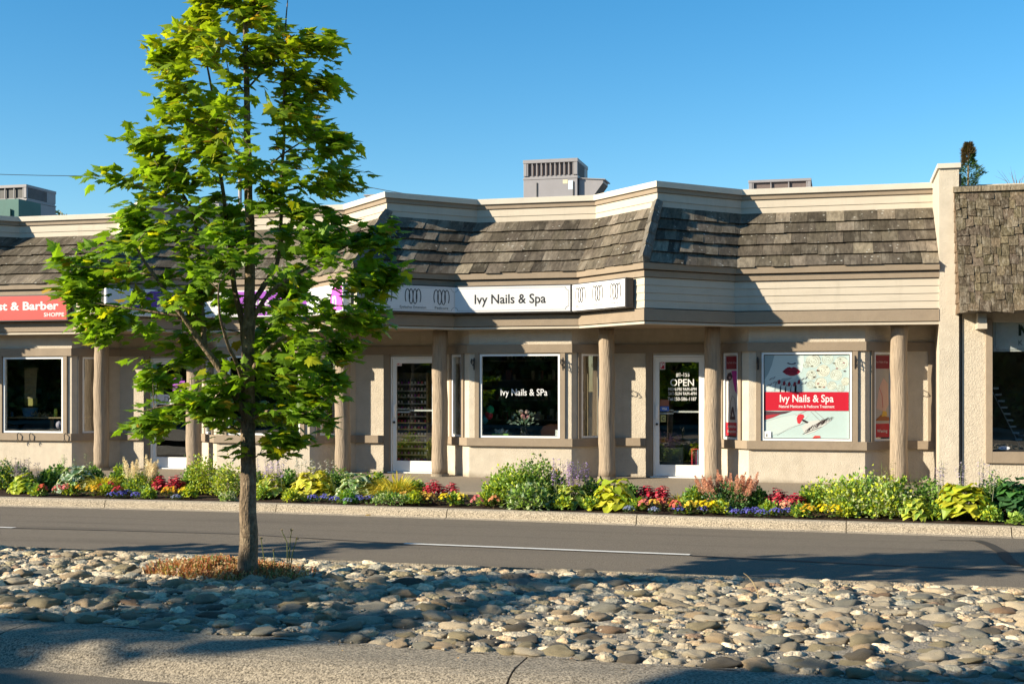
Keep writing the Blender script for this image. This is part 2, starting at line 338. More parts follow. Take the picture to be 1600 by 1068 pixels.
seam = densify([rdpt(1465, 843), rdpt(1528, 843.8), rdpt(1545, 850), rdpt(1566, 862), rdpt(1574, 873), rdpt(1584, 881), rdpt(1600, 884)], 4); g = road_strip(seam, [.03]*4+[.12]*(len(seam)-8)+[.05]*4, .006); st('road_seam', g, M['tar'])
# median
def med_z(x, y):
    t = (y-nY(x))/(fY(x)-nY(x)); return .012+.055*math.sin(math.pi*max(0, min(1, t)))+.012*noise.noise(Vector((x*1.5, y*1.5, 0)))
g = MB(); nx = 150; ny = 34; vv = []
for i in range(nx+1):
    x = -13+i*20/nx
    for j in range(ny+1):
        y = lerp(nY(x)-.02, fY(x), j/ny); vv.append((x, y, med_z(x, y)+.010*noise.noise(Vector((x*9, y*9, 5)))-.004))
g.add(vv, [(i*(ny+1)+j, (i+1)*(ny+1)+j, (i+1)*(ny+1)+j+1, i*(ny+1)+j+1) for i in range(nx) for j in range(ny)])
g.add([p for x in (-13, -8, -4, 0, 4, 7) for p in ((x, fY(x)+.005, .03), (x, fY(x)+.005, -.4))], [(2*i, 2*i+1, 2*i+3, 2*i+2) for i in range(5)])
st('median', g, M['mortar'], smooth=True)
nk = [G(u, v, 0)[0] for u, v in ((55, 972), (825, 1027))]
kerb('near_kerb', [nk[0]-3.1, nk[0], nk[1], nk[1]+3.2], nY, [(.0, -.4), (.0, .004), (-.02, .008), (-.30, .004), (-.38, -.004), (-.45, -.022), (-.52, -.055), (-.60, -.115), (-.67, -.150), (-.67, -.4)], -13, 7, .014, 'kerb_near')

# ------------------------------------------------------------------ cobbles
random.seed(4)
STC = [('pale grey', (.40, .36, .29)), ('warm beige', (.36, .285, .20)), ('dark grey', (.11, .10, .085)), ('blue grey', (.20, .20, .18)), ('olive grey', (.25, .22, .15)), ('rusty brown', (.22, .155, .11)), ('cream', (.50, .43, .33)), ('mid grey', (.27, .24, .19))]
stw = [6, 4, 1.6, 3, 4, .6, 2.5, 6]
def inpatch(x, y): return ((x+4.86)/.52)**2+((y+12.28)/.26)**2 < 1
spots = []
y = -14.33; row = 0
cell = {}
def far_ok(x, y, r):
    cx, cy = int(x*4), int(y*4)
    for i in (-1, 0, 1):
        for j in (-1, 0, 1):
            for (a, b, q) in cell.get((cx+i, cy+j), ()):
                if ((a-x))**2+((b-y)*1.25)**2 < ((q+r)*.97)**2: return False
    return True
def put(x, y, r): cell.setdefault((int(x*4), int(y*4)), []).append((x, y, r)); spots.append((x, y, r))
x = -9.5
while x < 4.6:      # the close front row against the kerb
    r = random.uniform(.058, .100); x += r*.98
    put(x, nY(x)+r*.72+random.uniform(0, .03), r); x += r*.95
for k in range(52000):
    x = random.uniform(-9.5, 4.6); y = lerp(nY(x)+.08, fY(x)-.05, random.random())
    t = 1-k/52000; r = random.uniform(.042, .066)+.045*t*random.random()
    if not inpatch(x, y) and far_ok(x, y, r): put(x, y, r)
def stone_mesh(mb, c, r, seed, col, rz=0, tilt=(0, 0)):
    rng = random.Random(seed); ax = r*rng.uniform(.95, 1.40); ay = r*rng.uniform(.66, .95); az = r*rng.uniform(.30, .48)
    m = MB(); m.ball((0, 0, 0), (ax, ay, az), 16, 10, col, amp=.55, seed=seed)
    rot = Matrix.Rotation(rz, 3, 'Z') @ Matrix.Rotation(tilt[0], 3, 'X') @ Matrix.Rotation(tilt[1], 3, 'Y')
    vs = [];
    for p in m.v:
        v = rot @ Vector(p); vs.append((v.x+c[0], v.y+c[1], v.z+c[2]))
    mb.add(vs, m.f, col); return az
vis = []
for (x, y, r) in spots:
    dx, dy = x, y+CAMD; Z = -dx*ST+dy*CT; u = 800+2000*(dx*CT+dy*ST)/Z
    v = 603+3200/Z
    vis.append((-(r/Z) if (-35 < u < 1635 and v < 1085) else 9, x, y, r, Z, u))
vis.sort()
base = {}
for ci, (cn, cc) in enumerate(STC):
    for k in range(4):
        mb = MB(); stone_mesh(mb, (0, 0, 0), 1, ci*10+k+1, cc)
        base[(ci, k)] = mb.v, mb.f, cc
meshes = {}
for key, (v, f, cc) in base.items():
    mb = MB(); mb.add(v, f, cc); o = mb.build('cobble', M['stone'], local=True, smooth=True); meshes[key] = o.data; bpy.data.objects.remove(o)
rest = MB()
for i, (k, x, y, r, Z, u) in enumerate(vis):
    ci = random.choices(range(8), stw)[0]; kk = random.randrange(4); rz = random.gauss(0, .55); tx, ty = random.gauss(0, .10), random.gauss(0, .12)
    sc = (r*random.uniform(.92, 1.08), r*random.uniform(.9, 1.1), r*random.uniform(.85, 1.2)); z = med_z(x, y)+random.uniform(-.26, .06)*r
    if k > 0 and (x < -9 or x > 4.3): continue
    if i < 300:
        o = bpy.data.objects.new('cobble', meshes[(ci, kk)]); COL.objects.link(o); o.location = (x, y, z); o.rotation_euler = (tx, ty, rz); o.scale = sc
        row = 'in the row along the near kerb' if y < nY(x)+.2 else ('in the median\'s middle' if y < nY(x)+1.4 else 'at the median\'s far side')
        side = next(t for lim, t in ((90, 'at the left edge'), (230, 'left of the tree'), (400, 'in front of the trunk'), (540, 'just right of the trunk'), (700, 'below the middle door'), (850, 'below the white lettered window'), (1000, 'below the third column'), (1130, 'below the right-hand door'), (1300, 'below the big poster'), (1450, 'below the last column'), (9999, 'at the right edge')) if u < lim)
        sz_ = 'large ' if r > .085 else ('small ' if r < .066 else '')
        tag(o, '%s%s cobble %s, %s' % (sz_, STC[ci][0], row, side), 'cobble', 'cobbles set in the median')
    else:
        v, f, cc = base[(ci, kk)]; rot = Matrix.Rotation(rz, 3, 'Z')
        cj = random.uniform(.85, 1.15)
        rest.add([(rot @ Vector((p[0]*sc[0], p[1]*sc[1], p[2]*sc[2])))+Vector((x, y, z)) for p in v], f, tuple(c*cj for c in cc))
tag(rest.build('small_cobbles', M['stone'], smooth=True), 'smaller rounded cobbles filling the far side of the median', 'cobbles', kind='stuff')

random.seed(66); g = MB()
for k in range(3800):
    x = random.uniform(-8.5, 4.2); y = lerp(nY(x)+.0, fY(x)-.03, random.random()); r = random.uniform(.006, .02); b_ = random.uniform(.14, .38)
    g.ball((x, y, med_z(x, y)+r*.2), (r*random.uniform(.8, 1.4), r, r*.6), 5, 4, (b_, b_*.9, b_*.74))
for k in range(420):
    x = random.uniform(-8.5, 4.2); y = lerp(nY(x)-.3, fY(x)-.03, random.random()); z = (med_z(x, y) if y > nY(x) else .008)+.012+(.03 if y > nY(x) and k % 2 else 0); a = random.uniform(0, 6.28); L_ = random.uniform(.012, .035); w = L_*.35; c = random.choice([(.30, .18, .07), (.22, .13, .06), (.38, .27, .10), (.12, .09, .05)])
    ca, sa = math.cos(a), math.sin(a); g.add([(x, y, z), (x+ca*L_/2-sa*w, y+sa*L_/2+ca*w, z+.006), (x+ca*L_, y+sa*L_, z+.002), (x+ca*L_/2+sa*w, y+sa*L_/2-ca*w, z+.004)], [(0, 1, 2, 3)], c)
tag(g.build('grit', M['stone']), 'fine grit, gravel and dead leaf bits between the cobbles', 'grit', kind='stuff')
# gravel and dry moss round the trunk
random.seed(9)
g = MB()
for k in range(5200):
    x = random.gauss(-4.90, .30); y = random.gauss(-12.28, .2)
    if not ((x+4.86)/.8)**2+((y+12.26)/.46)**2 < 1: continue
    hh = 1-((x+4.86)/.85)**2-((y+12.26)/.5)**2
    z = med_z(x, y); h = random.uniform(.02, .05)+.07*max(0, hh)*random.random()*(1.5 if x < -4.95 else .8); a = random.uniform(0, 6.28); w = random.uniform(.003, .008)
    c = random.choice([(.36, .14, .06), (.42, .18, .08), (.45, .28, .13), (.28, .10, .05), (.52, .38, .20), (.14, .18, .05)])
    lx, ly = random.gauss(0, .03), random.gauss(0, .03); dx, dy = math.cos(a)*w, math.sin(a)*w
    g.add([(x-dx, y-dy, z), (x+dx, y+dy, z), (x+lx+dx*.6, y+ly+dy*.6, z+h), (x+lx-dx*.6, y+ly-dy*.6, z+h)], [(0, 1, 2, 3)], c)
    if k % 3 == 0:
        q = .006+random.random()*.008; zz = z+h
        g.add([(x+lx-q, y+ly, zz), (x+lx, y+ly-q, zz+q*.4), (x+lx+q, y+ly, zz), (x+lx, y+ly+q, zz+q)], [(0, 1, 2, 3)], c)
tag(g.build('dry_ground_cover', M['plant']), 'rusty dry moss and grass at the foot of the maple', 'ground cover', kind='stuff')

# ------------------------------------------------------------------ the shop row
FY = -.28; DP = 1.31; PC = [-17.75, -12.86, -7.92, -3.03]; XE = 1.53; XW = -26
F = [(XW, FY)]
for c in PC: F += [(c-DP, FY), (c, FY-DP), (c+DP, FY)]
F.append((XE, FY))
def off(poly, d):
    out = []
    n = len(poly)
    for i, p in enumerate(poly):
        ns = []
        for a, b in ((i-1, i), (i, i+1)):
            if a < 0 or b >= n: continue
            t = Vector((poly[b][0]-poly[a][0], poly[b][1]-poly[a][1])).normalized(); ns.append(Vector((t.y, -t.x)))
        if len(ns) == 1: o = ns[0]*d
        else: m = (ns[0]+ns[1]).normalized(); o = m*(d/m.dot(ns[0]))
        out.append((p[0]+o.x, p[1]+o.y))
    return out
def band(mb, poly, oi, o0, o1, z0, z1, col=None):
    """strip along a zigzag: inner offset oi, outer offset o0 at the bottom, o1 at the top"""
    A, B, C = off(poly, oi), off(poly, o0), off(poly, o1); n = len(poly); vs = []
    for a, b, c in zip(A, B, C): vs += [(a[0], a[1], z0), (b[0], b[1], z0), (c[0], c[1], z1), (a[0], a[1], z1)]
    fs = []
    for i in range(n-1):
        p, q = 4*i, 4*i+4
        for j in range(4): k = (j+1) % 4; fs.append((p+j, q+j, q+k, p+k))
    fs += [(3, 2, 1, 0), (4*n-4, 4*n-3, 4*n-2, 4*n-1)]
    mb.add(vs, fs, col)
BL = thing('shop_row', 'long single storey row of cream stucco shops with zigzag tiled canopy', 'building', (-8, 1, 0))
QS = 1.48; Q = [(x, y+QS) for x, y in F]
g = MB()
for i in range(4):
    z = 2.85+i*.122; band(g, F, -.10, .016, .003, z+.001, z+.1215)
for i in range(2):
    z = 4.62+i*.142; band(g, Q, -.10, .018, .004, z, z+.141)
g.build('lap_siding', M['siding'], BL)
g = MB()
band(g, F, -.10, .045, .045, 2.645, 2.835); band(g, F, -.10, .040, .040, 3.345, 3.448); band(g, F, -.12, .095, .100, 3.462, 3.565); band(g, Q, -.10, .035, .035, 4.905, 4.985)
g.build('fascia_board', M['trim'], BL, bevel=.004)
g = MB(); band(g, F, -.12, .022, .022, 2.595, 2.632); g.build('fascia_lip', M['siding'], BL)
g = MB(); band(g, Q, -.22, .075, .085, 4.987, 5.088); g.build('parapet_cap', M['cap'], BL, bevel=.004)
g = MB(); fo = off(F, -.06); g.prism(fo+[(XE, 1.4), (XW, 1.4)], 2.606, 2.64)
g.build('soffit', M['soffit'], BL)
g = MB(); qo = off(Q, -.20); g.prism(qo+[(XE, 15), (XW, 15)], 4.70, 4.78); g.build('roof_deck', M['hvac'], BL)
# tiles
random.seed(21)
g = MB(); lo = off(F, .075); hi = off(Q, .02); z_lo, z_hi = 3.560, 4.650; NR = 5
for i in range(len(F)-1):
    a0, a1 = Vector((*lo[i], z_lo)), Vector((*lo[i+1], z_lo)); b0, b1 = Vector((*hi[i], z_hi)), Vector((*hi[i+1], z_hi))
    if i == len(F)-2: a1.x = b1.x = XE-.004
    nrm = (a1-a0).cross(b0-a0).normalized()
    if nrm.z < 0: nrm = -nrm
    L = (a1-a0).length; nt_ = max(2, int(L/.27)); shade = random.uniform(.9, 1.1)
    tone = (1, .83, .60)
    for r in range(NR):
        cuts = [0]+sorted(min(.985, max(.015, (k+(.5 if r % 2 else 0)+random.uniform(-.12, .12))/nt_)) for k in range(1, nt_))+[1]
        t0, t1 = r/NR, (r+1)/NR
        for s0, s1 in zip(cuts, cuts[1:]):
            q = lambda s, t: a0.lerp(a1, s).lerp(b0.lerp(b1, s), t)
            gp = .002/L; e0, e1 = (s0+gp if s0 > 0 else s0), (s1-gp if s1 < 1 else s1); jt = random.uniform(-.009, .009); th = .043+random.uniform(-.006, .006)
            v = [q(e0, t0+jt-.02), q(e1, t0+jt-.02), q(e1, t1+.015), q(e0, t1+.015)]
            br = random.choices([random.uniform(.6, 1.15), random.uniform(1.3, 2.0), .45], [12, 3, 1])[0]*.112
            c = (br*tone[0], br*tone[1]*random.uniform(.97, 1.0), br*tone[2]*random.uniform(.95, 1.02))
            u0_, u1_ = q(e0, t0+jt+.022), q(e1, t0+jt+.022); g.hexa([u0_-nrm*.01, u1_-nrm*.01, v[2]-nrm*.02, v[3]-nrm*.02, v[0]+nrm*th, v[1]+nrm*th, v[2]+nrm*.004, v[3]+nrm*.004], c)
    vb = MB()
g.build('roof_tiles', M['tile'], BL)
for k in (2, 5, 8, 11):      # hip caps on each prow, five lapped pieces each
    g = MB(); a = Vector((*lo[k], z_lo)); b = Vector((*hi[k], z_hi+.03)); ax_ = (b-a).normalized()
    for r in range(5):
        p = a.lerp(b, r/5-.012); q = a.lerp(b, min(1, (r+1)/5+.02)); bq = .125*random.uniform(.9, 1.35); c = (bq, bq*.87, bq*.69)
        lL = (Vector(lo[k-1])-Vector(lo[k])).normalized(); lR = (Vector(lo[k+1])-Vector(lo[k])).normalized(); up0, up1 = Vector((0, -.07, .15)), Vector((0, -.05, .11)); w = .13
        for sd in (lL, lR):
            e = Vector((sd.x*w, sd.y*w, 0)); g.hexa([p+up0-Vector((0, 0, .03)), p+e+up0*.65-Vector((0, 0, .03)), q+e+up1*.65-Vector((0, 0, .03)), q+up1-Vector((0, 0, .03)), p+up0, p+e+up0*.65, q+e+up1*.65, q+up1], c)
            g.quad(p+up0, p+e+up0*.65, p+e-Vector((0, 0, .02)), p-Vector((0, 0, .02)), c)
    g.build('hip_cap', M['tile'], BL)
g = MB(); band(g, [(x, y) for x, y in F], -.6, -.1, -.1, 2.66, 3.5); band(g, Q, -.6, -.1, -.1, 3.6, 4.7)
g.box(XW, XE-.01, 1.45, 15, 4.3, 4.69); g.box(XW, XE, 14.8, 15, 0, 4.7); g.box(XW-.2, XW, -.2, 15, 0, 4.7)
g.build('roof_structure', M['dark'], BL)

# walls: recess plane and bay fronts
RY = .65; CH = .65
BAYS = [(-16.30, -14.43), (-11.35, -9.47), (-6.41, -4.55), (-1.50, .39)]
wp = [(XW, RY)]
for a, b in BAYS: wp += [(a-CH, RY), (a, 0), (b, 0), (b+CH, RY)]
wp.append((XE+.02, RY))
DOORS = {3: (P(612, RY), P(612, RY)+.9), 2: None}
DRX = [(-13.10, -12.20), (P(611, RY), P(611, RY)+.90), (P(1021, RY), P(1101, RY))]
WINS = {0: (-15.95, P(99, 0)), 1: (-11.12, -9.66), 2: (P(750, 0), P(875, 0)), 3: (P(1190, 0), P(1331, 0))}
WZ0, WZ1 = .69, 2.165; DZ = 2.145
g = MB(); panes = []; doors = []
def wall(A, B, ops):
    d = Vector((B[0]-A[0], B[1]-A[1])); L = d.length; d.normalize(); n = Vector((d.y, -d.x)); s = 0
    for (s0, s1, z0, z1) in ops:
        if s0 > s: g.ob(A, d, n, s, s0, -.12, 0, -.05, 2.64)
        if z0 > 0: g.ob(A, d, n, s0, s1, -.12, 0, -.05, z0)
        g.ob(A, d, n, s0, s1, -.12, 0, z1, 2.64); s = s1
    g.ob(A, d, n, s, L, -.12, 0, -.05, 2.64)
    return d, n
segs = []
bi = 0
for i in range(len(wp)-1):
    A, B = wp[i], wp[i+1]; k = i % 4 if i else 0
    if i % 4 == 0:      # recess
        ops = []
        for j, (x0, x1) in enumerate(DRX):
            if A[0] < x0 < B[0]: ops.append((x0-A[0], x1-A[0], 0, DZ)); 
        d, n = wall(A, B, ops); segs.append(('recess', A, B, d, n, ops, i//4))
        for (s0, s1, _, _) in ops: doors.append((A, d, n, s0, s1))
    elif i % 4 == 2:
        b = i//4; x0, x1 = WINS[b]; ops = [(x0-A[0], x1-A[0], WZ0, WZ1)]; d, n = wall(A, B, ops); segs.append(('front', A, B, d, n, ops, b))
        panes.append((A, d, n, x0-A[0], x1-A[0], 'front', b))
    else:
        L = CH*math.sqrt(2); w0, w1 = (.20, .62) if i % 4 == 3 else (.28, .66)
        d, n = wall(A, B, [(w0, w1, WZ0, WZ1)]); segs.append(('left' if i % 4 == 1 else 'right', A, B, d, n, [(w0, w1, WZ0, WZ1)], i//4)); panes.append((A, d, n, w0, w1, 'left' if i % 4 == 1 else 'right', i//4))
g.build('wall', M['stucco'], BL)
g = MB()
# header and sill boards follow the wall, broken at the doors
def piece_lines():
    cur = [wp[0]]; out = []
    for i in range(1, len(wp)):
        A, B = wp[i-1], wp[i]
        for (x0, x1) in DRX:
            if (i-1) % 4 == 0 and A[0] < x0 < B[0]:
                cur.append((x0-.13, RY)); out.append(cur); cur = [(x1+.13, RY)]
        cur.append(B)
    out.append(cur); return out
for pl in piece_lines():
    band(g, pl, -.02, .065, .065, .545, .683)
band(g, wp, -.02, .045, .045, 2.185, 2.335)
for kind, A, B, d, n, ops, b in segs:
    L = (Vector(B)-Vector(A)).length
    if kind == 'front':
        s0, s1 = ops[0][0], ops[0][1]
        g.ob(A, d, n, s0-.09, s0-.012, 0, .035, .683, 2.185); g.ob(A, d, n, s1+.012, s1+.095, 0, .035, .683, 2.185)
    if kind in ('left', 'right'):
        s0, s1 = ops[0][0], ops[0][1]
        g.ob(A, d, n, s0-.075, s0-.01, 0, .03, .683, 2.185); g.ob(A, d, n, s1+.01, s1+.085, 0, .03, .683, 2.185)
    if kind == 'recess':
        for (s0, s1, _, _) in ops:
            g.ob(A, d, n, s0-.13, s0-.01, 0, .05, 0, 2.185); g.ob(A, d, n, s1+.01, s1+.13, 0, .05, 0, 2.185)
        if not ops and b == 4: g.ob(A, d, n, L-.13, L-.02, 0, .04, .683, 2.185)
g.build('trim_board', M['trim'], BL, bevel=.003)
# windows
def window(A, d, n, s0, s1, kind, b):
    f = MB(); w = .034
    f.ob(A, d, n, s0, s1, -.05, .012, WZ0, WZ0+w); f.ob(A, d, n, s0, s1, -.05, .012, WZ1-w, WZ1); f.ob(A, d, n, s0, s0+w, -.05, .012, WZ0+w, WZ1-w); f.ob(A, d, n, s1-w, s1, -.05, .012, WZ0+w, WZ1-w)
    wn = f.build('window', M['white'], BL)
    p = MB(); p.ob(A, d, n, s0+w-.004, s1-w+.004, -.026, -.020, WZ0+w-.004, WZ1-w+.004); p.build('pane', M['glass'], wn)
    return wn
for (A, d, n, s0, s1, kind, b) in panes: window(A, d, n, s0, s1, kind, b)
# doors
DOBJ = []
for k, (A, d, n, s0, s1) in enumerate(doors):
    f = MB(); f.ob(A, d, n, s0, s0+.022, -.10, .02, .012, DZ); f.ob(A, d, n, s1-.022, s1, -.10, .02, .012, DZ); f.ob(A, d, n, s0+.022, s1-.022, -.10, .02, DZ-.03, DZ); f.ob(A, d, n, s0-.05, s1+.05, -.12, .06, -.01, .010)
    a, b = s0+.026, s1-.026; ZT = DZ-.035; o0, o1 = -.06, -.012
    f.ob(A, d, n, a, a+.075, o0, o1, .018, ZT); f.ob(A, d, n, b-.075, b, o0, o1, .018, ZT); f.ob(A, d, n, a+.075, b-.075, o0, o1, .018, .215); f.ob(A, d, n, a+.075, b-.075, o0, o1, ZT-.085, ZT)
    dr = f.build('door', M['white'], BL, bevel=.002); DOBJ.append((dr, A, d, n, s0, s1))
    p = MB(); p.ob(A, d, n, a+.072, b-.072, -.040, -.033, .21, ZT-.08); p.build('pane', M['glass'], dr)
    p = MB(); p.ob(A, d, n, a+.07, b-.07, -.075, -.061, 1.135, 1.165); p.ob(A, d, n, a+.07, a+.32, -.10, -.061, 1.105, 1.185); p.build('push_bar', M['white'], dr)
    p = MB(); p.ob(A, d, n, a+.012, a+.06, -.012, .03, 1.02, 1.27); p.build('handle', M['white'], dr, bevel=.005)
    p = MB(); x = A[0]+d[0]*(a+.036); y = A[1]; p.tube([(x, y-.0, .93), (x, y-.012+.02, .93)], .022, 12); p.tube([(x, y-.03, .93), (x, y+.01, .93)], .020, 12); p.build('lock', M['signbox'], dr)
# log columns
random.seed(5); c_y = .07
for X in (-18.75, -16.9, -13.83, -11.86, -8.85, -6.98, -3.94, -2.11, .93):
    c = MB(); pts = []; rr = []; nseg = 22; ph = random.uniform(0, 6)
    for i in range(nseg+1):
        z = .03+2.58*i/nseg; pts.append((X+.006*math.sin(ph+i*.5), c_y+.006*math.cos(ph+i*.37), z)); rr.append(.144-.010*i/nseg+.004*math.sin(ph*2+i*1.3))
    c.tube(pts, rr, 26, jit=.022); col = c.build('column', M['log'], BL, smooth=True)
    c = MB(); c.tube([(X, c_y, -.02), (X, c_y, .032)], .162, 24); c.build('base', M['walk'], col)
# party pilaster with sloped top cap
g = MB(); g.box(XE, 1.83, -.32, 1.35, -.05, 5.08); g.box(XE, 1.83, 1.35, 15, -.05, 4.9); g.build('party_wall', M['stucco'], BL)
g = MB(); g.box(XE-.03, 1.86, -.36, 1.40, 5.082, 5.16); g.build('party_wall_cap', M['cap'], BL, bevel=.004)
g = MB(); g.box(1.84, 1.875, -.24, 3, -.05, 5.0); g.build('joint_gap', M['dark'], BL)

# interiors: floor, ceiling, back and side walls
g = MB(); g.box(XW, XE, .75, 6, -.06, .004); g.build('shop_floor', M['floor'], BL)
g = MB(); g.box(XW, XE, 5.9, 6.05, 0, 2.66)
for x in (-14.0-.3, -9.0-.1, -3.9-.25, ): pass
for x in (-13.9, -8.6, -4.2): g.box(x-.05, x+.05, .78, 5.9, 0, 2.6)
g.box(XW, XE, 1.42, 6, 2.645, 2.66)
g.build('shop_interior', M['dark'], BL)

# ------------------------------------------------------------------ signs on the canopy
def fdir(i):
    A, B = Vector(F[i]), Vector(F[i+1]); d = (B-A).normalized(); return A, d, Vector((d.y, -d.x)), (B-A).length
def loops(mb, A, d, n, s, z, h, out, col=(.03, .03, .035)):
    """the emblem: four thin upright loops side by side, open at the lower outside"""
    t = h*.065
    for k, x in enumerate((-.42, -.15, .15, .42)):
        cx = s+x*h; pts = []; rx = h*(.15 if k in (1, 2) else .175)
        a0, a1 = {0: (-.25*math.pi, 1.28*math.pi), 3: (-.28*math.pi, 1.25*math.pi)}.get(k, (0, 2*math.pi))
        for j in range(25):
            a = lerp(a0, a1, j/24); pts.append((cx+rx*math.cos(a), z+h*.5*math.sin(a)))
        stroke(mb, pts, t, A, d, n, out+.0004*k, col)
last_sign = ['']
def sign(label, i, s0, s1, z0, z1, face, draw, thick=.15, casing='signbox', group=None):
    A, d, n, L = fdir(i); A = Vector(A)+n*.05
    mid = A+d*(s0+s1)/2; T = thing('sign', label, 'sign', (mid.x, mid.y, z0), group)
    c = MB(); c.ob(A, d, n, s0, s1, 0, thick, z0, z1); c.build('casing', M[casing], T, bevel=.004)
    f = MB(); f.ob(A, d, n, s0+.022, s1-.022, thick, thick+.006, z0+.022, z1-.022, face); fo_ = f.build('face', M['paint'], T)
    last_sign[0] = T.name; l = MB(); draw(l, A, d, n, thick+.009); 
    if l.v: l.build('lettering', M['paint'], T)
    return T
def corners(l, A, d, n, o, s0, s1, z0, z1, r=.055):
    for sx, x in ((1, s0+.05), (-1, s1-.05)):
        for sz, z in ((1, z0+.05), (-1, z1-.05)):
            stroke(l, [(x+sx*r*math.cos(a*.314/2*1.0), z+sz*r*math.sin(a*.157)) for a in range(11)], .006, A, d, n, o, (.1, .1, .1))
    stroke(l, [(s0+.05, z0+.105), (s0+.05, z1-.105)], .004, A, d, n, o, (.2, .2, .2)); stroke(l, [(s1-.05, z0+.105), (s1-.05, z1-.105)], .004, A, d, n, o, (.2, .2, .2))
    stroke(l, [(s0+.105, z0+.05), (s1-.105, z0+.05)], .004, A, d, n, o, (.2, .2, .2)); stroke(l, [(s0+.105, z1-.05), (s1-.105, z1-.05)], .004, A, d, n, o, (.2, .2, .2))
SZ0, SZ1 = 2.862, 3.345; WH = (.62, .61, .60); INK = (.02, .02, .022)
iC = 9      # front between the prows at -7.92 and -3.03
def dr(l, A, d, n, o):
    corners(l, A, d, n, o, .03, 2.16, SZ0, SZ1); text_to(l, 'Ivy Nails & Spa', .165, A, d, n, .44, 3.03, width=1.27, bold=.012, out=o, col=INK)
sign('white fascia sign lettered Ivy Nails & Spa in black, between two canopy prows', iC, .03, 2.16, SZ0, SZ1, WH, dr)
def dr(l, A, d, n, o):
    corners(l, A, d, n, o, .03, 1.62, SZ0, SZ1)
    for s, t in ((.32, 'Manicure'), (.83, 'Waxing'), (1.34, 'Pedicure')):
        loops(l, A, d, n, s, 3.14, .25, o); text_to(l, t, .042, A, d, n, s-.13, 2.935, width=.26, bold=.004, out=o, col=(.25, .25, .25))
sign('sunlit white sign with three black loop emblems on the prow right of the lettered sign', 10, .03, 1.62, SZ0, SZ1, WH, dr)
def dr(l, A, d, n, o):
    corners(l, A, d, n, o, .16, 1.80, SZ0, SZ1)
    for s, t, w in ((.40, 'Manicure', .26), (.95, 'Eyelashes Extension', .50), (1.50, 'Pedicure', .26)):
        loops(l, A, d, n, s, 3.14, .25, o); text_to(l, t, .045, A, d, n, s-w/2, 2.935, width=w, bold=.004, out=o, col=(.06, .06, .06))
sign('shaded white sign with three black loop emblems, Eyelashes Extension in the middle', 8, .14, 1.80, SZ0, SZ1, WH, dr)
PU = (.30, .06, .42); PK = (.62, .10, .50)
def dr(l, A, d, n, o):
    q_ = MB(); shape(q_, [(.05, SZ0+.025), (.95, SZ0+.025), (.80, SZ1-.025), (.05, SZ1-.025)], A, d, n, o-.0015, WH); q_.build('white_panel', M['paint'], bpy.data.objects[last_sign[0]])
    text_to(l, 'Cleaners', .15, A, d, n, 1.05, 3.07, width=.92, bold=.01, out=o, col=WH); text_to(l, 'Laundry, Tailoring & Repair', .06, A, d, n, 1.0, 2.93, width=1.15, bold=.006, out=o, col=WH)
sign('purple shop sign with white lettering behind the maple crown', 6, .03, 2.28, SZ0, SZ1, PU, dr, casing='white')
def dr(l, A, d, n, o):
    q_ = MB(); shape(q_, [(1.05, SZ0+.03), (1.70, SZ0+.03), (1.70, SZ1-.03), (1.30, SZ1-.03)], A, d, n, o, PK); q_.build('pink_panel', M['paint'], bpy.data.objects[last_sign[0]])
    text_to(l, 'n', .30, A, d, n, 1.28, 2.95, bold=.02, out=o+.002, col=WH)
sign('white and pink sign on the left face of the prow behind the maple', 7, .03, 1.72, SZ0, SZ1, WH, dr, casing='white')
def dr(l, A, d, n, o):
    shape(l, [(.1, SZ0+.03), (.9, SZ1-.03), (1.5, SZ1-.03), (1.2, SZ0+.2)], A, d, n, o, (.10, .03, .28))
sign('white and indigo sign on the shaded prow face behind the maple crown', 5, .10, 1.80, SZ0, SZ1, WH, dr, casing='white')
def dr(l, A, d, n, o):
    e = F[4][0]-F[3][0]
    text_to(l, 'Stylist & Barber', .155, A, d, n, e-2.02, 3.06, width=1.80, bold=.03, out=o, col=WH); text_to(l, 'SHOPPE', .075, A, d, n, e-.54, 2.925, width=.44, bold=.02, out=o, col=WH)
sign('red fascia sign with white lettering ending Barber Shoppe at far left', 3, .05, F[4][0]-F[3][0]-.03, SZ0-.02, SZ1, (.50, .06, .05), dr)

# ------------------------------------------------------------------ window and door graphics
def wpl(kind, b):
    for q in panes:
        if q[5] == kind and q[6] == b: return q
A, d, n, s0, s1, _, _ = wpl('front', 2)
l = MB(); text_to(l, 'Ivy Nails & SPa', .12, A, d, n, P(782, 0)-A[0], PZ(818, 617.5, 0), width=P(855, 0)-P(782, 0), bold=.008, out=-.012, col=(.62, .62, .62)); 
tag(l.build('window_lettering', M['paint'], origin=(-5.5, 0, 1.4)), 'white lettering Ivy Nails & SPa stuck on the dark window glass', 'lettering')
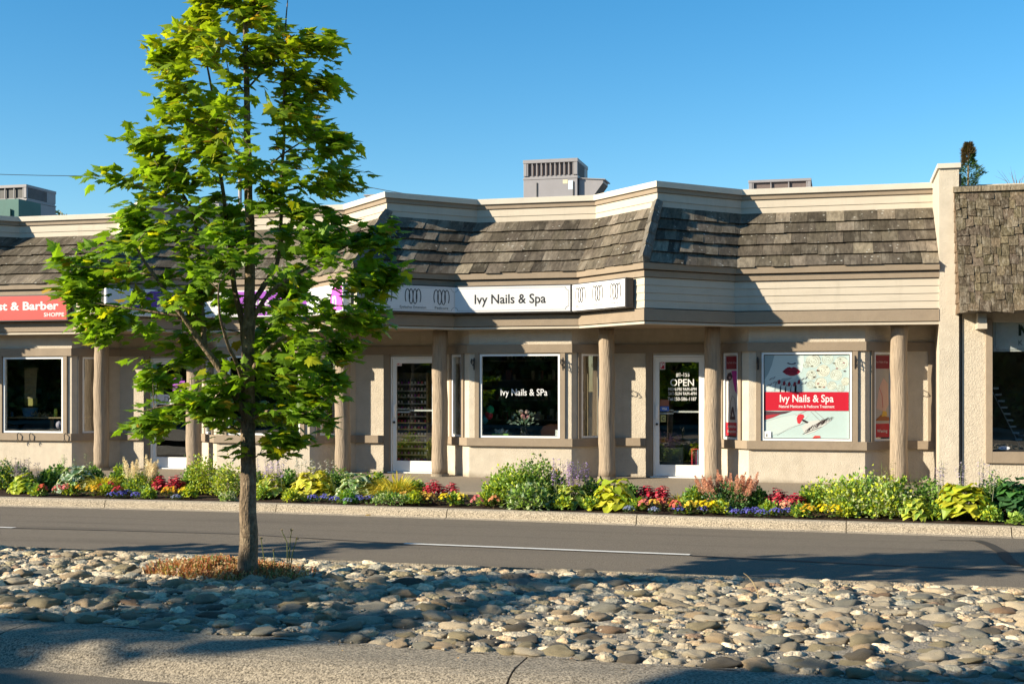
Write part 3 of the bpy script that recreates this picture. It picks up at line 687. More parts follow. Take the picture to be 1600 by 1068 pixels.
# big poster
A, d, n, s0, s1, _, _ = wpl('front', 3)
T = thing('window_poster', 'large pale window poster with red lips, roses and a red lettered band', 'poster', (A[0]+(s0+s1)/2, 0, WZ0+.03))
x0, x1, z0, z1 = s0+.045, s1-.045, WZ0+.045, WZ1-.045; pw, ph = x1-x0, z1-z0
N_ = lambda p: (x0+p[0]*pw, z0+p[1]*ph)
l = MB(); shape(l, [(x0, z0), (x1, z0), (x1, z1), (x0, z1)], A, d, n, -.018, (.40, .50, .475)); l.build('sheet', M['paint'], T)
l = MB(); rng = random.Random(3)
def sh(pts, c, o=-.0165): shape(l, [N_(p) for p in pts], A, d, n, o, c)
def stk(pts, w, c, o=-.015): stroke(l, [N_(p) for p in pts], w, A, d, n, o, c)
LT, MD, DKS = (.50, .57, .54), (.27, .34, .34), (.05, .035, .04)
sh([(.0, 1), (.0, .57), (.08, .56), (.14, .60), (.20, .64), (.30, .69), (.38, .73), (.45, .80), (.475, .90), (.47, 1)], LT)
sh([(.0, 1), (.0, .70), (.05, .78), (.09, .88), (.12, 1)], MD, -.0155)                     # cheek and hair
sh([(.12, .66), (.22, .72), (.34, .73), (.30, .70), (.20, .66), (.14, .63)], MD, -.0155)
sh([(.215, .80), (.245, .83), (.28, .853), (.305, .857), (.325, .846), (.345, .857), (.375, .85), (.405, .83), (.43, .80), (.40, .77), (.355, .75), (.31, .748), (.26, .765)], (.25, .008, .022), -.0145)
stk([(.215, .80), (.26, .807), (.31, .799), (.33, .803), (.37, .799), (.40, .806), (.43, .80)], .006, (.05, .0, .01), -.0125)
stk([(.27, .765), (.31, .757), (.36, .758), (.39, .768)], .006, (.45, .10, .10), -.0125)
sh([(.265, .90), (.285, .912), (.30, .902), (.325, .896), (.35, .902), (.365, .912), (.385, .90), (.36, .889), (.33, .884), (.30, .887)], (.10, .08, .09), -.0145)
for k, (a, b) in enumerate(((.16, .60), (.22, .585), (.28, .575), (.345, .575), (.395, .60))):     # fingertips with dark red nails
    sh([(a-.035, .555), (a-.03, b+.03), (a-.01, b+.075), (a+.02, b+.085), (a+.04, b+.06), (a+.04, .555)], (.44, .50, .47), -.0135)
    sh([(a-.005, b+.05), (a+.005, b+.095), (a+.025, b+.105), (a+.035, b+.075), (a+.028, b+.05)], (.20, .012, .025), -.012)
    stk([(a-.035, .56), (a-.03, b+.03), (a-.012, b+.07)], .007, (.08, .07, .08), -.0115)
for (a, b) in ((.02, .62), (.06, .70), (.10, .66), (.44, .70), (.43, .64)): stk([(a, b), (a+.03, b+.02), (a+.05, b+.015), (a+.07, b+.04)], .010, (.12, .10, .11), -.0115)
roses = [(.58, .93, .085), (.75, .95, .07), (.91, .90, .08), (.56, .76, .06), (.70, .81, .075), (.85, .76, .07), (.96, .68, .05), (.55, .64, .05), (.67, .66, .07), (.80, .63, .055), (.50, .88, .04), (.90, .60, .05)]
for (cx, cz, r) in roses:
    sh([(min(.995, cx+r*1.05*math.cos(t*.524)), min(.995, max(.56, cz+r*math.sin(t*.524)))) for t in range(12)], rng.choice([(.50, .54, .46), (.46, .53, .47), (.54, .55, .45)]), -.0160+rng.uniform(-.0003, .0003))
    for q in range(9):
        rr_ = r*(1-q*.10); a0 = q*2.1+rng.random(); stk([(min(.995, cx+rr_*math.cos(a0+j*.22)), min(.995, max(.56, cz+rr_*.95*math.sin(a0+j*.22)))) for j in range(8)], rng.uniform(.0035, .007), rng.choice([(.30, .28, .20), (.22, .19, .14), (.36, .35, .26)]), -.0145)
for k in range(16):
    cx, cz = rng.uniform(.50, .95), rng.uniform(.58, .96); w_ = rng.uniform(.012, .024); sh([(cx, cz), (cx+w_, cz+w_*.5), (cx+w_*1.9, cz), (cx+w_, cz-w_*.35)], rng.choice([(.07, .05, .04), (.22, .03, .035), (.12, .11, .07)]), -.0135)
sh([(.0, .33), (.0, .555), (.995, .555), (.995, .33)], (.44, .010, .024), -.0110)
sh([(0, .325), (.16, .318), (.33, .325), (.25, .295), (.12, .27), (.0, .235)], (.07, .035, .045), -.0145); sh([(0, .27), (.1, .285), (.2, .29), (.1, .245), (.0, .215)], (.32, .03, .04), -.0135)
sh([(0, .19), (.25, .27), (.42, .30), (.52, .27), (.44, .17), (.2, .06), (0, .0)], (.46, .53, .50), -.0155)
sh([(.385, .235), (.40, .275), (.43, .29), (.465, .283), (.475, .255), (.45, .22), (.42, .17), (.395, .18)], (.50, .03, .04), -.0125); sh([(.46, .228), (.525, .195), (.505, .178), (.447, .208)], (.03, .02, .02), -.011)
sh([(.44, .13), (.52, .20), (.64, .22), (.76, .215), (.82, .24), (.72, .16), (.60, .08), (.49, .04)], (.50, .50, .46), -.0150)
for k in range(60):      # lashes and brow hairs
    t = rng.random(); x = lerp(.47, .80, t); z = lerp(.055, .225, t)+rng.gauss(0, .006); e = .03+.03*math.sin(t*3.1)
    stk([(x, z), (x+e*.35, z+e*.8), (x+e*.9, z+e*(.9+.5*rng.random()))], rng.uniform(.0025, .0045), rng.choice([(.05, .035, .035), (.14, .09, .08)]), -.0125)
for k in range(40):
    t = rng.random(); x = lerp(.45, .66, t); z = lerp(.045, .13, t); stk([(x, z), (x+.03, z+.012)], rng.uniform(.004, .008), (.26, .15, .13), -.0135)
stk([(.15, .03), (.3, .12), (.45, .17), (.50, .19)], .006, (.26, .25, .23)); stk([(.0, .19), (.2, .255), (.38, .29)], .005, (.30, .32, .30)); stk([(.37, .27), (.5, .33)], .006, (.26, .24, .22)); stk([(.55, .32), (.66, .21)], .005, (.22, .18, .18)); stk([(.60, .325), (.72, .22)], .005, (.22, .18, .18))
sh([(.57, .0), (.6, .03), (.66, .028), (.67, .005)], (.50, .05, .04), -.0135)
l.build('picture', M['paint'], T)
l = MB(); text_to(l, 'Ivy Nails & Spa', .125, A, d, n, x0+.185*pw, z0+.435*ph, width=pw*.635, bold=.018, out=-.010, col=WH); text_to(l, 'Natural Manicure & Pedicure Treatment', .048, A, d, n, x0+.175*pw, z0+.365*ph, width=pw*.655, bold=.014, out=-.010, col=WH)
l.build('lettering', M['paint'], T)
l = MB(); shape(l, [(x0, z0), (x0+.11, z0), (x0+.11, z0+.11), (x0, z0+.11)], A, d, n, .002, (.75, .75, .73)); shape(l, [(x0+.03, z0+.015), (x0+.05, z0+.015), (x0+.05, z0+.07), (x0+.03, z0+.06)], A, d, n, .004, (.1, .1, .1))
tag(l.build('notice_card', M['paint'], origin=(A[0]+x0, 0, z0)), 'small white notice at lower left corner of the big poster window', 'notice')
def side_poster(kind, b, label, kindp, txt):
    A, d, n, s0, s1, _, _ = wpl(kind, b); x0, x1, z0, z1 = s0+.04, s1-.04, WZ0+.06, WZ1-.04
    c = A+(Vector((0, 0)) if False else Vector((0, 0))) if False else None
    T = thing('window_poster', label, 'poster', (A[0]+d[0]*(s0+s1)/2, A[1]+d[1]*(s0+s1)/2, z0)); pw, ph = x1-x0, z1-z0
    l = MB(); S = lambda pts, c, o: shape(l, [(x0+a*pw, z0+b_*ph) for a, b_ in pts], A, d, n, o, c)
    S([(0, 0), (1, 0), (1, 1), (0, 1)], (.50, .49, .48) if kindp == 'lash' else (.40, .36, .32), -.018); l.build('sheet', M['paint'], T)
    l = MB(); RD = (.42, .015, .03)
    S([(0, 0), (1, 0), (1, .165), (0, .165)], RD, -.016); S([(0, .83), (1, .83), (1, .99), (0, .99)], (.22, .012, .025), -.016)
    if kindp == 'lash':
        S([(.45, .81), (1, .81), (1, .50), (.75, .56), (.6, .66)], (.45, .02, .25), -.016)
        S([(.02, .72), (.15, .78), (.4, .79), (.55, .74), (.45, .70), (.2, .68)], (.05, .02, .03), -.014); S([(.22, .73), (.36, .745), (.42, .72), (.3, .705)], (.5, .3, .3), -.012)
        S([(.3, .2), (.5, .36), (.62, .36), (.8, .2)], (.05, .02, .03), -.014); S([(.5, .24), (.56, .3), (.66, .24)], (.6, .55, .5), -.012)
        stroke(l, [(x0+a*pw, z0+b_*ph) for a, b_ in ((.35, .28), (.38, .42), (.55, .5), (.75, .46), (.85, .3))], .012, A, d, n, -.012, (.1, .07, .08))
    else:
        S([(.1, .35), (.3, .6), (.6, .72), (.9, .65), (.95, .4), (.7, .3)], (.60, .38, .30), -.016); S([(.0, .20), (1, .20), (1, .24), (.4, .27)], (.30, .10, .03), -.014); S([(.45, .25), (.55, .32), (.8, .31), (.85, .26)], (.60, .36, .05), -.012)
        stroke(l, [(x0+a*pw, z0+b_*ph) for a, b_ in ((.3, .6), (.5, .5), (.55, .36))], .01, A, d, n, -.012, (.5, .1, .1))
    l.build('picture', M['paint'], T)
    l = MB(); text_to(l, 'Ivy Nails & Spa', .035, A, d, n, x0+.1*pw, z0+.90*ph, width=pw*.8, bold=.02, out=-.011, col=(.5, .3, .3))
    for i, t in enumerate(txt): text_to(l, t, .052, A, d, n, x0+.15*pw, z0+(.10 if len(txt) > 1 else .06)*ph-i*.085, width=pw*.7, bold=.01, out=-.011, col=WH)
    l.build('lettering', M['paint'], T)
side_poster('left', 3, 'narrow red and white poster with a made-up eye, right of the right-hand door', 'lash', ['Eyelashes', 'Extension'])
side_poster('right', 3, 'narrow red poster lettered Waxing in the shaded window by the last column', 'wax', ['Waxing'])
# door lettering (unit with opening hours)
drr, A, d, n, s0, s1 = DOBJ[2]
l = MB(); o = -.026
def tx(u0, u1, v, h, t, bold=.012): text_to(l, t, h, A, d, n, P(u0, RY)-A[0], PZ((u0+u1)/2, v, RY), width=P(u1, RY)-P(u0, RY), bold=bold*.6, out=o, col=(.62, .62, .60))
tx(1056, 1077, 588, .075, '#1-155', .008); tx(1047, 1084, 602.5, .125, 'OPEN', .016); tx(1044, 1088, 610, .056, 'MON-FRI 9AM-6PM'); tx(1044, 1088, 617, .056, 'SAT-SUN 9AM-4PM'); tx(1043, 1088, 625.5, .062, 'Tel:250-586-1187')
l.build('opening_hours_lettering', M['paint'], drr)
def sticker(dr_, A, d, n, u0, u1, v0, v1, col, txt=None, tc=WH, name='sticker', label=None, o=-.028, ty=.25, frame=None):
    l = MB(); a, b = P(u0, RY)-A[0], P(u1, RY)-A[0]; z1, z0 = PZ((u0+u1)/2, v0, RY), PZ((u0+u1)/2, v1, RY)
    shape(l, [(a, z0), (b, z0), (b, z1), (a, z1)], A, d, n, o, col)
    if frame: w = (b-a)*.12; shape(l, [(a+w, z0+w), (b-w, z0+w), (b-w, z1-w), (a+w, z1-w)], A, d, n, o+.0015, frame)
    if txt: text_to(l, txt, (z1-z0)*.5, A, d, n, a+(b-a)*.2, z0+(z1-z0)*ty, width=(b-a)*.6, bold=.03, out=o+.003, col=tc)
    l.build(name, M['paint'], dr_, label=label)
sticker(drr, A, d, n, 1030.5, 1039, 563, 577, (.7, .68, .66), 'P', WH, label='red and white P sticker on the door glass', frame=(.40, .02, .03))
sticker(drr, A, d, n, 1031, 1045, 624, 634, (.25, .09, .05), None, label='small brown card sticker on the door glass')
sticker(drr, A, d, n, 1031, 1045, 634.5, 642, (.05, .13, .45), 'VISA', WH, label='blue and white card sticker on the door glass')
sticker(drr, A, d, n, 1032, 1040, 648, 659, (.35, .33, .12), 'C', INK, label='yellowish square sticker below the push bar')
sticker(drr, A, d, n, 1086, 1096, 562, 566, (.35, .42, .55), None, label='pale blue strip sticker in the upper corner')
drr, A, d, n, s0, s1 = DOBJ[1]
sticker(drr, A, d, n, 619, 627, 563.5, 571.5, (.68, .55, .5), 'P', (.5, .05, .05), label='pale red P sticker on the door glass')
drr, A, d, n, s0, s1 = DOBJ[0]

l = MB(); sa = s0+.12
shape(l, [(sa, 1.24), (sa+.36, 1.24), (sa+.36, 1.44), (sa, 1.44)], A, d, n, -.028, (.66, .64, .66)); stroke(l, [(sa+.08+.06*math.cos(q*.5), 1.34+.05*math.sin(q*.5)) for q in range(6, 13)], .012, A, d, n, -.026, (.03, .02, .05)); stroke(l, [(sa+.17, 1.29), (sa+.17, 1.40), (sa+.24, 1.38), (sa+.25, 1.31), (sa+.17, 1.29)], .012, A, d, n, -.026, (.03, .02, .05))
l.build('notice', M['paint'], drr, label='white notice with a dark curved mark on the door glass')
l = MB()
for q, w in enumerate((.2, .26, .22, .26, .2)): shape(l, [(sa+.34, 1.50+q*.055), (sa+.34+w, 1.50+q*.055), (sa+.34+w, 1.54+q*.055), (sa+.34, 1.54+q*.055)], A, d, n, -.028, (.28, .05, .40))
l.build('sticker', M['paint'], drr, label='stack of purple lettering strips on the door glass')

# ------------------------------------------------------------------ hanging basket brackets
def bracket(x, z, label, flip=1, y0=-.035):
    b = MB(); pts = [(x, y0, z), (x, y0-.16, z+.02), (x, y0-.20, z-.03), (x, y0-.17, z-.06)]; b.tube(pts, .008, 6)
    b.tube([(x, y0, z+.05), (x, y0, z-.17)], .009, 6)
    sc = [(x, y0-.01-.07*(1-math.cos(t*.5)), z-.13+.065*t/6*1.6+.02*math.sin(t)) for t in range(0, 8)]; b.tube(sc, .007, 6)
    for q in range(2): b.tube([(x, y0-.05-.035*math.cos(t*.6), z-.03-q*.07+.03*math.sin(t*.6)) for t in range(0, 9)], .006, 6)
    b.tube([(x+.02, y0-.02, z+.03), (x+.02, y0-.05, z-.16)], .006, 6)
    tag(b.build('basket_bracket', M['black'], origin=(x, y0, z)), label, 'bracket')
bracket(P(880, 0), PZ(880, 563, 0), 'black scrolled iron bracket right of the white lettered window')
bracket(P(744, 0)-.03, PZ(744, 563, 0), 'black iron bracket left of the white lettered window')
bracket(P(1336, 0), PZ(1336, 560, 0), 'black scrolled iron bracket right of the big poster window')
bracket(P(1184, 0), PZ(1184, 562, 0), 'black iron bracket left of the big poster window')
for u, lb in ((33, 'leftmost small iron hook hanging from the far left window sill'), (52, 'second small iron hook hanging from the far left window sill'), (106, 'small curled iron hook at the corner of the far left sill')):
    x = P(u, 0); b = MB(); b.tube([(x, -.075, .69), (x, -.12, .66), (x, -.11, .57)], .010, 6); b.tube([(x+.02*math.cos(t), -.11, .54+.03*math.sin(t)) for t in [i*.7 for i in range(8)]], .007, 6)
    tag(b.build('sill_hook', M['black'], origin=(x, -.08, .6)), lb, 'hook')

# ------------------------------------------------------------------ neighbouring shop at the right
NB = thing('neighbour_shop', 'rough stucco shop with weathered cedar shake awning at right edge', 'building', (4, 1, 0))
XN = 1.885; NY = -.26
g = MB(); wx0 = P(1548, NY); NW = 9.0; z0w, z1w = .50, 2.62
g.box(XN, wx0-.045, NY, 3, -.05, 2.9); g.box(wx0-.045, NW+2, NY, NY+.2, -.05, z0w-.02); g.box(NW, NW+2, NY, 3, z0w-.02, 2.9); g.box(wx0-.045, NW, NY, NY+.2, z1w, 2.9); g.box(XN+.02, NW+2, NY+.25, 15, 2.9, 4.85); g.box(NW+1.8, NW+2, 3, 15, 0, 2.9)
g.build('wall', M['stucco_rough'], NB)
g = MB(); xa = P(1540, NY)
g.box(xa, xa+.10, NY-.05, NY+.20, z0w-.12, 2.66); g.box(xa+.10, NW, NY-.05, NY+.14, z0w-.12, z0w+.06)
g.build('window_trim', M['trim'], NB, bevel=.004)
g = MB(); g.box(xa+.12, NW, NY+.10, NY+.14, z0w+.06, z0w+.09, (1, 1, 1)); wn = g.build('window', M['black'], NB)
g = MB(); g.box(xa+.10, NW, NY+.115, NY+.121, z0w+.09, 2.62); g.build('pane', M['glass'], wn)
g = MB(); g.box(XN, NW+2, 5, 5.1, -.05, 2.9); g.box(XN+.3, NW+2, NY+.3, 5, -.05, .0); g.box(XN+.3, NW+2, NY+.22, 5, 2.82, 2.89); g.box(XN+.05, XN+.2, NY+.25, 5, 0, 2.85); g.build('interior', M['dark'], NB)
# shakes
random.seed(31)
TB = Vector((0, -.86, 2.76)); TT = Vector((0, -.33, 4.72)); dv = TT-TB; nrm = Vector((0, -dv.z, dv.y)).normalized()
g = MB(); rows = 13; xL0, xL1 = P(1500, -.86), P(1491, -.33)
for r in range(rows-1, -1, -1):
    t0, t1 = r/rows, (r+1)/rows; x = lerp(xL0, xL1, t0)
    while x < 10:
        w = random.uniform(.07, .20); e = random.uniform(-.028, .012); a = TB+dv*(t0+e); b = TB+dv*min(1.0, t1+.05); th = random.uniform(.014, .034)
        gp = random.uniform(.002, .008); sk = random.uniform(-.012, .012); br = random.choice([random.uniform(.10, .17), random.uniform(.14, .24), random.uniform(.19, .29)])
        c = (br, br*random.uniform(.82, .90), br*random.uniform(.62, .74)); X0, X1 = x+gp, x+w-gp; jj = random.uniform(-.004, .004)
        g.hexa([(X0, a.y, a.z+sk), (X1, a.y, a.z-sk), (X1, b.y, b.z), (X0, b.y, b.z)]+[(X0, a.y+nrm.y*th, a.z+nrm.z*th+sk), (X1, a.y+nrm.y*(th+jj), a.z+nrm.z*th-sk), (X1, b.y+nrm.y*.003, b.z), (X0, b.y+nrm.y*.003, b.z)], c); x += w
for r in range(12):     # end shingles on the left return
    t0, t1 = r/12, (r+1)/12; a = TB+dv*(t0-.01); b = TB+dv*t1; xa0, xb0 = lerp(xL0, xL1, t0), lerp(xL0, xL1, t1); c = (.27, .20, .15)
    g.hexa([(xa0-.012, a.y+.0, a.z), (xa0, a.y+.0, a.z), (xa0, NY+.24, a.z), (xa0-.03, NY+.24, a.z), (xb0, b.y, b.z), (xb0+.006, b.y, b.z), (xb0+.006, NY+.24, b.z), (xb0, NY+.24, b.z)], c)
g.build('cedar_shakes', M['shake'], NB)
g = MB(); g.hexa([(xL0+.01, TB.y+.04, TB.z), (12, TB.y+.04, TB.z), (12, NY+.24, TB.z), (xL0+.01, NY+.24, TB.z), (xL1+.02, TT.y+.04, TT.z), (12, TT.y+.04, TT.z), (12, NY+.26, TT.z), (xL1+.02, NY+.26, TT.z)]); g.build('awning_frame', M['dark'], NB)
g = MB(); g.box(xL1-.02, 12, TT.y-.06, .3, TT.z-.03, TT.z+.055, (.34, .30, .24)); g.build('awning_cap', M['shake'], NB)
g = MB(); xb = P(1527, -.6)
for i in range(3): g.box(xb+.006*i, xb+.14, -.66+.05*i, NY-.002, 2.50+.085*i, 2.582+.085*i, (.5, .42, .3))
g.build('bracket_block', M['siding'], NB)
T = thing('hanging_sign', 'white sign with black lettering M and K in the window under the shakes', 'sign', (P(1560, NY), NY+.18, 2.2))
A = Vector((xa+.13, NY+.17)); d = Vector((1, 0)); n = Vector((0, -1)); zb, zt = PZ(1575, 549, -.1), PZ(1575, 497, -.1)
g = MB(); g.ob(A, d, n, 0, 1.6, 0, .02, zb, zt, (.62, .62, .62)); g.build('board', M['paint'], T)
l = MB(); mx, mz, mh, mw = .38, zb+.25, .18, .22; [shape(l, [(mx+a*mw, mz+b*mh) for a, b in q_], A, d, n, .024+.0005*i_, INK) for i_, q_ in enumerate((((0, 0), (.2, 0), (.2, 1), (0, 1)), ((.8, 0), (1, 0), (1, 1), (.8, 1)), ((.0, 1), (.38, .12), (.56, .12), (.22, 1)), ((.44, .12), (.62, .12), (1, 1), (.78, 1))))]; text_to(l, 'K', .085, A, d, n, .38, zb+.10, width=.062, bold=0, out=.024, col=(.06, .06, .06)); text_to(l, 'I', .085, A, d, n, .52, zb+.10, bold=0, out=.024, col=(.06, .06, .06))
stroke(l, [(.03, zb+.06), (.03, zt-.06), (.06, zt-.03), (1.55, zt-.03), (1.57, zt-.06), (1.57, zb+.06), (1.55, zb+.03), (.06, zb+.03)], .006, A, d, n, .024, (.15, .15, .15), closed=True); l.build('lettering', M['paint'], T)
g = MB(); A2 = Vector((xa+.11, NY+.113)); c0, cz = P(1569, NY+.1)-A2[0], PZ(1569, 699.5, NY+.1)
shape(g, [(c0+.088*math.cos(t*.2618), cz+.03*math.sin(t*.2618)) for t in range(24)], A2, d, n, .001, (.6, .62, .66)); text_to(g, 'MDC', .022, A2, d, n, c0-.05, cz-.01, width=.10, bold=.02, out=.003, col=(.03, .06, .25))
tag(g.build('oval_sticker', M['paint'], origin=(A2[0]+c0, NY+.1, cz)), 'small oval white and blue sticker at the foot of the right-hand window', 'sticker')
# folding rack seen inside
g = MB(); bx = xa+.35
for i in range(9): g.box(bx-.16+i*.045, bx-.06+i*.045, .55, .57, 1.55-i*.105, 1.58-i*.105, (.45, .47, .5))
g.tube([(bx-.2, .6, 1.6), (bx+.28, .6, .6)], .008, 6, (.4, .4, .42)); g.box(bx+.25, bx+.55, .6, .9, .78, .80, (.3, .3, .3)); g.tube([(bx+.4, .75, .0), (bx+.4, .75, .78)], .02, 8, (.4, .4, .4))
tag(g.build('display_rack', M['matt'], origin=(bx, .6, .0)), 'slatted display rack inside the right-hand shop window', 'rack')

# ------------------------------------------------------------------ rooftop units
def hvac(loc, w, dpt, h, label, hood=None, ribs=11, side=True, dark=False, sp=.745):
    k0, k1, k2 = sp, sp+.025, sp+.05
    T = thing('rooftop_unit', label, 'air conditioner', loc); x, y, z = loc
    g = MB(); g.box(x, x+w, y, y+dpt, z, z+h*k0); g.box(x-.01, x+w+.01, y-.01, y+dpt+.01, z+h*k0+.004, z+h*k1); g.box(x, x+w, y+.03, y+dpt-.03, z+h*k1+.001, z+h*k2)
    for sx in (x, x+w-.07): 
        for sy in (y, y+dpt-.07): g.box(sx, sx+.07, sy, sy+.07, z+h*k2, z+h*.955)
    g.box(x-.01, x+w+.01, y-.01, y+dpt+.01, z+h*.955, z+h); g.build('housing', M['hvac'], T, bevel=.004)
    g = MB()
    g.box(x+.05, x+w-.05, y+.05, y+dpt-.05, z+h*k2, z+h*.955); g.build('coil', M['black'] if dark else M['coil'], T)
    g = MB()
    for i in range(ribs):
        a = x+.09+(w-.18)*i/(ribs-1); g.box(a-.010, a+.010, y+.005, y+.03, z+h*k2, z+h*.955)
    if side:
        for i in range(9): zz = z+h*lerp(k2+.01, .94, i/8); g.box(x+w-.02, x+w+.004, y+.08, y+dpt-.35, zz, zz+.008)
        g.box(x+w-.05, x+w, y+dpt-.35, y+dpt-.07, z+h*k2, z+h*.955)
    g.build('grille', M['hvac'], T)
    g = MB()
    for a in (.255, .93): g.box(x+w*a-.012, x+w*a+.012, y-.012, y-.001, z+.02, z+h*(k0-.04))
    g.build('panel_seam', M['black'], T)
    if hood:
        g = MB(); hx = x+w+.02; zt_ = z+h*k0; zb_ = z+.52; y0, y1 = y+.1, y+dpt*.6
        pl = [(hx, zb_), (hx+.03, zb_), (hx+hood, zt_-.10), (hx+hood, zt_-.04), (hx, zt_)]
        g.add([(a, y0, b) for a, b in pl]+[(a, y1, b) for a, b in pl], [(0, 1, 2, 3, 4), (9, 8, 7, 6, 5), (4, 3, 8, 9), (3, 2, 7, 8), (0, 5, 6, 1)])
        g.hexa([(hx, y0-.03, zt_+.003), (hx+hood+.05, y0-.03, zt_-.043), (hx+hood+.05, y1+.03, zt_-.043), (hx, y1+.03, zt_+.003), (hx, y0-.03, zt_+.022), (hx+hood+.05, y0-.03, zt_-.024), (hx+hood+.05, y1+.03, zt_-.024), (hx, y1+.03, zt_+.022)]); g.build('intake_hood', M['hvac'], T)
        g = MB(); g.quad((hx+.03, y0, zb_), (hx+.03, y1, zb_), (hx+hood, y1, zt_-.10), (hx+hood, y0, zt_-.10)); g.build('hood_screen', M['black'], T)
    return T
M['coil'] = mat('condenser fins', (.14, .105, .095), .8, .25, 30, stretch=(1, 1, 6))
def rt(u, v, Y): return P(u, Y), PZ(u, v, Y)
Yh = 5.0; xh = P(818, Yh); zt = PZ(860, 248.5, Yh)
hvac((xh, Yh, 4.78), P(902, Yh)-xh, 1.15, zt-4.78, 'grey rooftop unit with slanted intake hood above the middle shop', hood=.52)
T = bpy.data.objects['rooftop_unit']
l = MB(); A = Vector((xh, Yh)); 
for (u0, u1, v0, v1, c) in ((879.5, 887, 281, 287, (.62, .55, .35)), (888, 895, 282, 296, (.55, .62, .70))):
    a, b = P(u0, Yh)-xh, P(u1, Yh)-xh; shape(l, [(a, PZ(u0, v1, Yh)), (b, PZ(u0, v1, Yh)), (b, PZ(u0, v0, Yh)), (a, PZ(u0, v0, Yh))], A, Vector((1, 0)), Vector((0, -1)), .004, c)
l.build('data_plate', M['paint'], T)
Yh = 4.0; xh = P(-40, Yh); hvac((xh, Yh, 4.78), P(41, Yh)-xh, 1.15, PZ(40, 288, Yh)-4.78, 'grey rooftop unit with dark side grille at far left', ribs=6, dark=True)
Yh = 6.0; xh = P(1170, Yh); hvac((xh, Yh, 4.78), P(1267, Yh)-xh, 1.3, PZ(1218, 280, Yh)-4.78, 'low grey rooftop unit barely showing above right-hand parapet', side=False, ribs=4)
# small things on the roof
g = MB(); x, z = rt(-60, 0, 2.6); g.box(P(-60, 2.4), P(29, 2.4), 2.4, 3.2, 4.78, PZ(15, 311, 2.4)); g.box(P(-60, 2.4), P(18, 2.4), 2.35, 2.39, 4.78, PZ(10, 327, 2.4))
M['green'] = mat('dark green sheet', (.05, .13, .11), .6, .1, 3)
tag(g.build('green_duct_box', M['green'], origin=(P(0, 2.4), 2.4, 4.78)), 'dark green metal box on the roof in front of far left unit', 'duct')
g = MB(); a, b = P(571, 3), P(588, 3); g.box(a, b, 3, 3.4, 4.78, PZ(580, 306, 3)); g.box(a-.03, b+.03, 2.97, 3.43, PZ(580, 306, 3)+.002, PZ(580, 304, 3)); tag(g.build('roof_vent', M['hvac'], origin=(a, 3, 4.78)), 'small capped vent showing above the second prow', 'vent')
g = MB(); a, b = P(314, 5), P(342, 5); g.box(a, b, 5, 5.8, 4.78, PZ(320, 317, 5)); g.box(a-.04, b+.04, 4.96, 5.84, PZ(320, 317, 5)+.002, PZ(320, 315, 5)); tag(g.build('roof_vent', M['hvac'], origin=(a, 5, 4.78)), 'grey roof vent box glimpsed through the maple crown', 'vent')
g = MB(); x = P(375, 6); g.tube([(x, 6, 4.7), (x, 6, PZ(375, 262, 6))], .045, 12); g.tube([(x, 6, PZ(375, 262, 6)), (x, 6, PZ(375, 256, 6))], .07, 12); tag(g.build('vent_pipe', M['hvac'], origin=(x, 6, 4.7)), 'tall grey vent pipe seen through the maple crown', 'pipe')
g = MB()
pa, pb = (P(-60, 9), 9, PZ(-60, 269, 9)), (P(700, 12), 12, PZ(700, 311, 12)); 
g.tube([(lerp(P(-80, 9), P(500, 10), t), lerp(9, 10, t), lerp(PZ(-80, 270, 9), PZ(500, 262, 10), t)-.15*math.sin(math.pi*t)) for t in [i/12 for i in range(13)]], .009, 5)
tag(g.build('overhead_wire', M['black']), 'thin overhead wire crossing the sky at far left', 'wire')
g = MB(); g.tube([(lerp(P(520, 10), P(740, 9), t), lerp(10, 9, t), lerp(PZ(520, 281, 10), PZ(740, 316, 9), t)-.06*math.sin(math.pi*t)) for t in [i/8 for i in range(9)]], .009, 5)
tag(g.build('overhead_wire', M['black']), 'thin wire dropping to the parapet right of the maple', 'wire')

# ------------------------------------------------------------------ interiors
def item(name, mb, m, label, cat, org, group=None, smooth=False): return tag(mb.build(name, m, origin=org, smooth=smooth), label, cat, group)
yv = .30
g = MB(); g.box(P(735, .6), P(900, .6), .20, .75, .60, .66, (.5, .48, .44)); item('window_shelf', g, M['matt'], 'pale shelf behind the middle shop window', 'shelf', (-5.5, .4, .6))
x = P(818, yv); T = thing('flower_vase', 'glass vase of pink roses and grey green leaves in the middle window', 'vase', (x, yv, .66))
g = MB(); g.tube([(x, yv, .662), (x, yv, .69), (x, yv, .87)], [.05, .052, .062], 14, (.35, .45, .40)); g.build('vase', M['glassware'] if 'glassware' in M else M['glass'], T)
g = MB(); random.seed(8)
def leafq(g, p, dr_, up, L, w, col):
    dr_ = Vector(dr_).normalized(); s = dr_.cross(Vector(up)).normalized()*w; p = Vector(p); m = p+dr_*L*.5; t = p+dr_*L-Vector((0, 0, L*.12))
    g.add([p, m-s, t, m+s], [(0, 1, 2, 3)], col)
def rv(): return Vector((random.gauss(0, 1), random.gauss(0, 1), random.gauss(0, 1))).normalized()
for k in range(70):
    a = random.uniform(0, 6.28); e = random.uniform(.2, 1.3); dd = Vector((math.cos(a)*math.cos(e), math.sin(a)*math.cos(e)*.7, math.sin(e))); p = Vector((x, yv, .87))+dd*random.uniform(.05, .28)
    leafq(g, p, dd+rv()*.4, rv(), random.uniform(.05, .10), .02, random.choice([(.30, .42, .34), (.22, .36, .28), (.40, .48, .40)]))
g.build('leaves', M['plant'], T)
g = MB()
